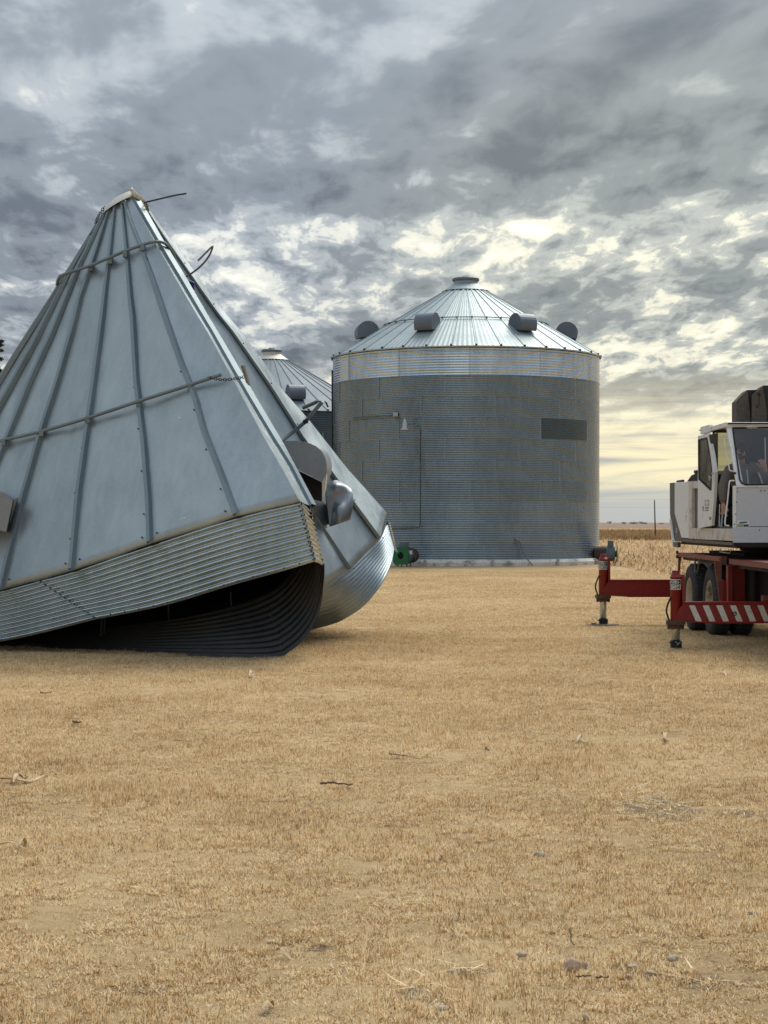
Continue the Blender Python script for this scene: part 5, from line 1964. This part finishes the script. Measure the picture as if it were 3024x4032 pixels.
q.tube([w + Vector((-0.002, 0, 0)) for w in in0 + in0[:1]], 0.010, 5)
q.build('window_seal', M['rope'], door)
q = MB()
hc = S(2800, 1880, DX - 0.03)
q.tube([hc, S(2794, 1882, DX - 0.07)], 0.012, 6)
q.tube([S(2793, 1874, DX - 0.06), S(2795, 1892, DX - 0.06)], 0.010, 6)
q.tube([S(2801, 1864, DX - 0.02), S(2809, 1863, DX - 0.02)], 0.008, 5)
q.build('door_handle', M['lamp_metal'], door)
q = MB()                                                     # door stickers


def dp(a, b, o_=0.002):
    return S(a, b, DX - o_)


def dquad(x0_, y0_, x1_, y1_, o_, mi):
    q.cur = mi
    q.add([dp(x0_, y0_, o_), dp(x1_, y0_, o_), dp(x1_, y1_, o_), dp(x0_, y1_, o_)], [(0, 1, 2, 3)])


dquad(2775.5, 1969, 2791.8, 1990, 0.002, 0)
q.cur = 1
q.add([dp(2783.6 + 7 * math.copysign(abs(math.cos(t * 0.314)) ** 0.7, math.cos(t * 0.314)), 1979.5 + 9.4 * math.copysign(abs(math.sin(t * 0.314)) ** 0.7, math.sin(t * 0.314)), 0.004) for t in range(20)], [tuple(range(20))])
q.cur = 2
q.add([dp(2783.6 + 4.6 * math.cos(t * 0.314), 1979.5 + 7 * math.sin(t * 0.314), 0.0055) for t in range(20)], [tuple(range(20))])
q.cur = 1
q.add([dp(2783.6 + 3.4 * math.cos(t * 0.314), 1979.5 + 5.6 * math.sin(t * 0.314), 0.007) for t in range(20)], [tuple(range(20))])
for (a0, b0, a1, b1_2) in ((2776, 1996, 2779.5, 2001), (2780.5, 1995.5, 2785, 2001.5), (2786, 1995.5, 2791, 2001.5), (2779, 2003.3, 2788, 2005.3), (2774, 2008, 2775.6, 2012.5), (2778, 2007.7, 2783, 2012.5), (2783.7, 2007.7, 2788.8, 2012.3)):
    dquad(a0, b0, a1, b1_2, 0.002, 3)
q.cur = 3
q.add([dp(a, b) for a, b in ((2764.5, 1996), (2767, 1993), (2771, 1993.5), (2770.5, 1997), (2771, 2003), (2770, 2006), (2771, 2012), (2768, 2013), (2765.5, 2005), (2767, 2001))], [tuple(range(10))])
dquad(2793, 2035, 2800, 2047, 0.002, 4)
q.build('stickers', [M['black'], M['sign_white'], M['pink'], M['grey_print'], M['grey_tank']], door)

# seat and control levers seen through the glass
q = MB()
q.box((4.90, 24.85, 1.80), (5.40, 25.35, 1.92))
q.box((4.92, 25.30, 1.92), (5.38, 25.42, 2.45))
q.box((5.0, 24.95, 1.63), (5.3, 25.25, 1.80))
q.build('seat', M['dark'], cab, bevel=0.03)
q = MB()
q.tube([P(2941, 1850, 24.25), P(2949, 1925, 24.25)], 0.010, 6)
q.tube([P(2986, 1860, 24.25), P(3010, 1925, 24.25)], 0.010, 6)
q.tube([P(3012, 1722, 24.6), P(3014, 1835, 24.6)], 0.010, 6)
q.tube([P(2846, 2026, 24.6), P(2840, 2075, 24.6)], 0.014, 6)
q.tube([P(2852, 2020, 24.6), P(2850, 2026, 24.6)], 0.024, 8)
q.tube([P(2858, 2030, 24.6), P(2855, 2075, 24.6)], 0.006, 6)
q.tube([P(2862, 2029, 24.3), P(2864, 2031, 24.3)], 0.014, 8)
q.build('control_levers', M['lamp_metal'], cab)
q = MB()
q.tube([P(2834, 1985, 24.9), P(2832, 2073, 24.9)], 0.007, 6)
q.build('door_cable', M['white'], cab)

# ================================================================== OPERATOR
PE = thing('person', (5.1, 25.0, 1.63), 'crane operator in grey brown jacket and sunglasses reaching out of the cab door', 'person')
PO = ORG[PE]


def skinned(name, verts, edges, radii, mat, parent, root=0, sub=2):
    me = bpy.data.meshes.new(name)
    me.from_pydata([Vector(w) - PO for w in verts], edges, [])
    me.materials.append(mat)
    o = bpy.data.objects.new(name, me)
    COL.objects.link(o)
    o.parent = parent
    sk = o.modifiers.new('skin', 'SKIN')
    sk.use_smooth_shade = True
    if not me.skin_vertices:
        bpy.context.view_layer.update()
    for i, rr in enumerate(radii):
        sv = me.skin_vertices[0].data[i]
        sv.radius = rr if isinstance(rr, tuple) else (rr, rr)
        sv.use_root = (i == root)
    ss = o.modifiers.new('sub', 'SUBSURF')
    ss.levels = sub
    ss.render_levels = sub
    return o


sh_l, el_l, wr_l = P(2874, 1846, 24.78), P(2846, 1922, 24.58), P(2848, 1984, 24.48)
sh_r, el_r, wr_r = P(2984, 1838, 24.80), P(3018, 1885, 24.55), P(3012, 1846, 24.42)
hd = P(2917, 1779, 24.66)
bv = [(5.10, 25.08, 2.00), (5.06, 25.0, 2.20), (5.02, 24.90, 2.38), (4.995, 24.83, 2.48), hd + Vector((0.0, 0.03, -0.085)), hd + Vector((0, 0.015, 0.0)), hd + Vector((0, 0.02, 0.075)),
      sh_l, el_l, wr_l, sh_r, el_r, wr_r, (4.98, 24.62, 1.99), (4.99, 24.58, 1.68), (5.22, 24.62, 1.99), (5.22, 24.58, 1.68)]
be = [(0, 1), (1, 2), (2, 3), (3, 4), (4, 5), (5, 6), (2, 7), (7, 8), (8, 9), (2, 10), (10, 11), (11, 12), (0, 13), (13, 14), (0, 15), (15, 16)]
br = [(0.15, 0.11), (0.13, 0.10), (0.14, 0.10), 0.058, 0.062, (0.082, 0.098), (0.070, 0.085), 0.06, 0.045, 0.028, 0.06, 0.045, 0.028, 0.07, 0.05, 0.07, 0.05]
body = skinned('body', bv, be, br, M['skin'], PE)
# jacket: same skeleton, a little fuller, with creased sleeves
jv = [(5.10, 25.08, 1.98), (5.06, 25.0, 2.20), (5.02, 24.90, 2.38), (4.995, 24.845, 2.47), sh_l, sh_l.lerp(el_l, 0.5) + Vector((-0.01, 0, 0)), el_l, el_l.lerp(wr_l, 0.35), el_l.lerp(wr_l, 0.62), el_l.lerp(wr_l, 0.98),
      sh_r, sh_r.lerp(el_r, 0.5), el_r, el_r.lerp(wr_r, 0.9)]
je = [(0, 1), (1, 2), (2, 3), (2, 4), (4, 5), (5, 6), (6, 7), (7, 8), (8, 9), (2, 10), (10, 11), (11, 12), (12, 13)]
jr = [(0.18, 0.14), (0.17, 0.13), (0.175, 0.125), 0.082, 0.085, 0.074, 0.066, 0.070, 0.058, 0.048, 0.085, 0.074, 0.066, 0.046]
jk = skinned('jacket', jv, je, jr, M['cloth'], body)
tx = bpy.data.textures.new('creases', 'CLOUDS')
tx.noise_scale = 0.05
dm = jk.modifiers.new('creases', 'DISPLACE')
dm.texture = tx
dm.strength = 0.022
dm.texture_coords = 'LOCAL'
skinned('trousers', [(5.10, 25.08, 2.0), (4.98, 24.62, 1.995), (4.99, 24.58, 1.66), (5.22, 24.62, 1.995), (5.22, 24.58, 1.66)], [(0, 1), (1, 2), (0, 3), (3, 4)],
        [(0.17, 0.13), 0.085, 0.06, 0.085, 0.06], M['jeans'], body)


def hand(wr, d, side, curl, s=1.0):
    """palm, four bent fingers of unequal length and a thumb from the side of the palm; d: pointing direction, side: thumb side"""
    d, side = Vector(d).normalized(), Vector(side).normalized()
    nrm = d.cross(side).normalized()
    q = MB()
    q.smooth = True
    rows = []
    for k, (l, w_, t_) in enumerate(((-0.01, 0.030, 0.024), (0.03, 0.040, 0.022), (0.07, 0.044, 0.018), (0.092, 0.042, 0.014))):
        c = wr + d * l * s
        rows.append([c + side * w_ * s * math.cos(a * 0.5236) + nrm * t_ * s * math.sin(a * 0.5236) for a in range(12)])
    q.grid(rows, True)
    q.add(rows[-1], [tuple(range(12))])
    for k, ln in enumerate((0.074, 0.083, 0.077, 0.060)):
        b0 = wr + (d * 0.085 + side * (0.032 - 0.0215 * k)) * s
        pts_, dd = [b0 - d * 0.02 * s], d.copy()
        p = b0
        for j in range(3):
            dd = (Matrix.Rotation(curl * (0.6 + 0.4 * j), 3, side) @ dd).normalized()
            pts_.append(p)
            p = p + dd * ln * s * (0.42, 0.33, 0.25)[j]
        pts_.append(p)
        q.tube(pts_, [0.0105 * s, 0.0105 * s, 0.0098 * s, 0.009 * s, 0.0075 * s], 8)
    tb = wr + (d * 0.025 + side * 0.034) * s
    dd = (d * 0.7 + side * 0.7).normalized()
    q.tube([tb - side * 0.012 * s, tb + dd * 0.035 * s, tb + dd * 0.058 * s + d * 0.014 * s, tb + dd * 0.07 * s + d * 0.036 * s], [0.014 * s, 0.013 * s, 0.0115 * s, 0.009 * s], 8)
    return q.build('hand', M['skin'], body)


hand(wr_l + (wr_l - el_l).normalized() * 0.005, (0.02, -0.15, -1.0), (0.55, -0.8, 0.1), -0.35)
hand(wr_r + (wr_r - el_r).normalized() * 0.005, (-0.35, -0.3, 0.75), (-0.9, -0.2, -0.3), 0.6)

# head details: face towards the camera, turned a little to the boom side
fd = Vector((0.30, -0.93, -0.12)).normalized()
fr_ = Vector((fd.y, -fd.x, 0)).normalized() * -1
fu = fr_.cross(fd).normalized()
if fu.z < 0:
    fu = -fu
hc = hd + Vector((0, 0.015, 0.01))


def fp(r_, u_, f_):
    return hc + fr_ * r_ + fu * u_ + fd * f_


q = MB()
q.smooth = True
rows = []
for i in range(7):
    ph = i / 6 * 1.45
    rows.append([fp(0.088 * math.cos(ph) * math.cos(t * 0.3307), 0.035 + 0.094 * math.sin(ph) - (0.02 if math.sin(t * 0.3307) < 0 else 0.0) * math.cos(ph), 0.102 * math.cos(ph) * math.sin(t * 0.3307) - 0.008) for t in range(19)])
for i in range(4):                                          # back of the head down to the nape
    k = i / 3
    rows.insert(0, [fp(0.088 * math.cos(t * 0.3307) * (1 - 0.25 * k), 0.035 - 0.10 * k if math.sin(t * 0.3307) < 0.25 else 0.035 - 0.004 * k, 0.102 * math.sin(t * 0.3307) * (1 - 0.2 * k) - 0.008) for t in range(19)])
q.grid(rows, True)
q.build('hair', M['hair'], body)
q = MB()
q.smooth = True
q.tube([fp(0, 0.012, 0.088), fp(0, -0.012, 0.108), fp(0, -0.022, 0.112), fp(0, -0.028, 0.095)], [0.008, 0.011, 0.014, 0.008], 8)
q.build('nose', M['skin'], body)
q = MB()
for s_ in (-1, 1):
    q.tube(smooth_path([fp(s_ * 0.086, 0.02, 0.0), fp(s_ * 0.097, 0.028, -0.012), fp(s_ * 0.095, 0.0, -0.015), fp(s_ * 0.086, -0.022, 0.0)], 10), 0.009, 6)
q.build('ear', M['skin'], body)
q = MB()
q.smooth = True
for s_ in (-1, 1):
    cen = fp(s_ * 0.034, 0.008, 0.098)
    ring = [cen + fr_ * 0.030 * math.cos(t * 0.3927) + fu * 0.022 * math.sin(t * 0.3927) - fd * (0.012 * abs(math.cos(t * 0.3927)) * (1 if s_ * math.cos(t * 0.3927) > 0 else 0)) for t in range(16)]
    q.prism(ring, fd * 0.006)
    q.tube([fp(s_ * 0.062, 0.014, 0.088), fp(s_ * 0.088, 0.018, 0.02)], 0.0045, 5)
q.tube([fp(-0.012, 0.014, 0.103), fp(0.012, 0.014, 0.103)], 0.004, 5)
q.build('sunglasses', M['black'], body)
q = MB()
q.smooth = True
rows = []
for i in range(6):
    u_ = -0.030 - 0.017 * i
    w_ = 1.0 - 0.06 * i - (0.18 if i == 5 else 0)
    rows.append([fp(0.085 * w_ * math.sin(t), u_ + (0.022 if abs(t) > 1.1 and i == 0 else 0), 0.101 * w_ * math.cos(t) - 0.004) for t in [-1.7 + 0.2429 * k for k in range(15)]])
q.grid(rows)
q.build('beard', M['beard'], body)
q = MB()
q.tube([fp(-0.022, -0.048, 0.094), fp(0, -0.046, 0.104), fp(0.022, -0.048, 0.094)], 0.006, 6)
q.build('mouth', M['pink'], body)


# ================================================================== SMALL THINGS ON THE GRASS
def husk(seq, w, label, curl=0.3, up=0.02, mat='husk', name='corn_husk', cat='husk'):
    """dry leaf strip lying along ground points given by photo pixels"""
    pts_ = smooth_path([G(a, b) + Vector((0, 0, bump_z(*G(a, b).xy) + 0.7 * up * (1 + 0.7 * math.sin(k * 2.3)))) for k, (a, b) in enumerate(seq)], 14)
    rows = []
    for i, c in enumerate(pts_):
        f = i / 13
        t = (pts_[min(i + 1, 13)] - pts_[max(i - 1, 0)]).normalized()
        s = Vector((t.y, -t.x, 0)).normalized()
        ww = w * math.sin(math.pi * min(0.97, 0.08 + f * 0.92)) ** 0.6
        a = 0.6 * curl * math.sin(f * 5 + w * 90)
        s = (s * math.cos(a) + Vector((0, 0, 1)) * math.sin(a))
        rows.append([c - s * ww + Vector((0, 0, ww * 0.5)), c, c + s * ww + Vector((0, 0, ww * 0.6))])
    q = MB()
    q.smooth = True
    q.grid(rows)
    b_ = pts_[0]
    return top_mesh(name, q, M[mat], (b_.x, b_.y, 0), label, cat, 'corn husks and leaves blown onto the yard')


def stick(seq, r, label, mat='twig', up=0.015, name='stick', cat='stick', lift=None):
    pts_ = smooth_path([G(a, b) + Vector((0, 0, up + (lift[k] if lift else 0))) for k, (a, b) in enumerate(seq)], 12)
    q = MB()
    rr = random.Random(int(seq[0][0] * 7))
    pts_ = [w + Vector((rr.uniform(-1, 1), rr.uniform(-1, 1), rr.uniform(-0.4, 0.8))) * r * (0.9 if name != 'straw' else 0.3) for w in pts_]
    q.tube(pts_, [r * 0.75 * (1 - 0.5 * i / 11) * rr.uniform(0.75, 1.2) for i in range(12)], 6)
    return top_mesh(name, q, M[mat], (pts_[0].x, pts_[0].y, 0), label, cat, None)


husk([(0, 3068), (60, 3078), (120, 3072), (188, 3052)], 0.020, 'long pale curled corn husk lying in the grass at the left edge', 0.7, 0.03)
husk([(55, 3086), (68, 3070), (95, 3062), (112, 3074)], 0.018, 'small twisted husk leaf curling over the long husk', 0.9, 0.045)
husk([(-20, 3337), (40, 3334), (95, 3338)], 0.014, 'orange tan husk leaf cut by the left edge', 0.3, 0.03)
husk([(78, 3338), (92, 3322), (100, 3318), (104, 3332)], 0.010, 'tiny white curled husk tip at the end of the tan leaf', 0.8, 0.04)
husk([(1088, 3752), (1110, 3757), (1146, 3770)], 0.011, 'tan pointed leaf lying alone on the near grass', 0.4, 0.035)
husk([(1036, 3984), (1060, 3972), (1078, 3955)], 0.011, 'broad brown leaf at the bottom of the grass', 0.4, 0.035)
husk([(2272, 2930), (2290, 2912), (2300, 2920), (2335, 2938)], 0.015, 'bent pale corn stalk leaf right of the middle of the yard', 0.6, 0.05)
husk([(2606, 2902), (2618, 2908), (2622, 2920), (2612, 2926)], 0.016, 'white curled husk below the thin straw', 0.9, 0.05)
husk([(2838, 2656), (2850, 2654), (2860, 2664)], 0.020, 'white husk scrap beneath the striped outrigger', 0.6, 0.05)
husk([(2885, 2630), (2910, 2638), (2935, 2632)], 0.014, 'thin split husk in the grass under the crane', 0.5, 0.05)
husk([(2580, 2980), (2600, 2979), (2622, 2978)], 0.012, 'flat pale leaf scrap above the bare patch', 0.3, 0.04)
husk([(1893, 2648), (1910, 2646), (1925, 2649)], 0.014, 'pale husk scrap in the middle of the yard', 0.3, 0.04)
husk([(985, 2672), (993, 2664), (1000, 2672)], 0.022, 'small upright husk scrap in front of the torn ring', 0.9, 0.06)
husk([(2126, 2738), (2128, 2730), (2131, 2742)], 0.014, 'small upright pale husk left of the thin straw', 0.9, 0.06)
husk([(2550, 2714), (2570, 2717), (2576, 2722)], 0.012, 'little pale husk above the thin straw', 0.6, 0.05)
husk([(268, 2802), (285, 2804), (318, 2808)], 0.008, 'thin pale leaf on the grass in front of the dark opening', 0.5, 0.04)
stick([(2500, 2796), (2600, 2794), (2720, 2792)], 0.0035, 'long thin straight pale straw on the grass', 'husk', 0.035, 'straw', 'straw')
stick([(1262, 3104), (1300, 3098), (1345, 3106), (1388, 3106)], 0.011, 'dark knobbly twig with bark in the middle of the grass', 'twig', 0.025)
husk([(1290, 3098), (1330, 3096), (1380, 3101)], 0.007, 'pale strip of bark on the dark twig', 0.4, 0.045)
stick([(2243, 3712), (2250, 3728), (2258, 3744)], 0.007, 'short dark stick poking up behind the pink stone', 'twig', 0.02, lift=[0.035, 0.02, 0.0])
stick([(1804, 3645), (1808, 3632), (1812, 3622)], 0.004, 'tiny dark twig standing in the grass', 'twig', 0.02, lift=[0, 0.015, 0.03])
stick([(2270, 3868), (2310, 3866), (2325, 3864)], 0.006, 'dark broken twig in front of the pink stone', 'twig', 0.02)
stick([(2345, 3872), (2370, 3870), (2396, 3868)], 0.006, 'dark twig lying right of the broken twig', 'twig', 0.02)
stick([(1735, 3396), (1740, 3390), (1741, 3383)], 0.007, 'short black bark chip in the near grass', 'twig', 0.015, 'bark_chip', 'chip')
stick([(290, 2850), (302, 2856), (316, 2852)], 0.014, 'small dark bark chip on the grass before the fallen roof', 'twig', 0.02, 'bark_chip', 'chip')
stick([(160, 2738), (180, 2742), (205, 2735)], 0.010, 'small dark twig close to the dark opening', 'twig', 0.03)
stick([(1912, 2952), (1918, 2960), (1924, 2966)], 0.009, 'little dark stick near the middle of the yard', 'twig', 0.02)
stick([(1530, 2980), (1570, 2984), (1600, 2988)], 0.008, 'thin flat dark twig near the middle of the grass', 'twig', 0.02)


def stone(px, py, w, h, label, mat, seed, name='stone'):
    c = G(px, py)
    s = c.y / FPX
    bm = bmesh.new()
    bmesh.ops.create_icosphere(bm, subdivisions=3, radius=1.0)
    q = MB()
    q.smooth = True
    for vtx in bm.verts:
        k = 1 + 0.42 * mnoise.noise(vtx.co * 1.1 + Vector((seed, 0, 0))) + 0.12 * mnoise.noise(vtx.co * 3 + Vector((seed, 3, 0)))
        q.v.append((c.x + vtx.co.x * w * s * 0.5 * k, c.y + vtx.co.y * w * s * 0.45 * k, h * s * 0.16 + vtx.co.z * h * s * 0.5 * k))
    bm.verts.ensure_lookup_table()
    for f in bm.faces:
        q.f.append(tuple(a.index for a in f.verts))
        q.m.append(0)
        q.sm.append(True)
    bm.free()
    return top_mesh(name, q, M[mat], (c.x, c.y, 0), label, 'stone', 'stones showing through the grass')


stone(2253, 3812, 64, 60, 'largest pinkish rounded stone half sunk in the near grass', 'stone', 1.0)
stone(2309, 3800, 17, 17, 'small pale pebble just right of the pink stone', 'stone_grey', 2.0)
stone(2562, 3830, 34, 17, 'flat pale stone on the bare soil', 'stone_grey', 3.0)
stone(2490, 3805, 40, 12, 'long flat grey stone between the pebble and the soil', 'stone_grey', 4.0)
stone(2475, 3846, 24, 15, 'reddish flat stone below the long grey stone', 'stone', 5.0)
stone(2306, 4010, 24, 24, 'round grey pebble at the bottom of the grass', 'stone_grey', 6.0)
stone(1774, 3828, 26, 18, 'grey stone at the left end of the worn soil strip', 'stone_grey', 7.0)
stone(2055, 3760, 38, 20, 'tan clod like stone above the worn soil', 'stone_grey', 8.0)
stone(1740, 3970, 50, 16, 'flat buried grey stone near the bottom', 'stone_grey', 9.0)
stone(2957, 3598, 30, 18, 'pale pink stone near the right edge of the grass', 'stone', 10.0)
stone(2650, 3778, 44, 26, 'dark grey lump of stone above the large bare patch', 'stone_grey', 11.0)
stone(2125, 3368, 44, 22, 'smooth grey stone showing above the near grass', 'stone_grey', 12.0)

# loose straw on the bare patches
n = 150
bx, by = [], []
for k in range(n):
    cx_, cy_, a, b_ = patch_el[0] if k < 100 else patch_el[random.choice((1, 2, 3, 8))]
    bx.append(cx_ + rng.normal(0, 0.45) * a)
    by.append(cy_ + rng.normal(0, 0.5) * b_)
base = np.stack([np.array(bx), np.array(by), np.full(n, 0.012)], 1)
V, F, T = strips(base, rng.uniform(0, 2 * np.pi, n), rng.uniform(1.42, 1.60, n), rng.uniform(0.05, 0.20, n), rng.uniform(0.003, 0.008, n), rng.normal(0.02, 0.05, n), np.clip(rng.normal(0.6, 0.3, n), 0, 1), 2)
o = bpy.data.objects.new('straw_litter', np_mesh('straw_litter', V, F, T, M['blade']))
COL.objects.link(o)
put(o, 'loose broken straw lying on the bare patches', kind='stuff')
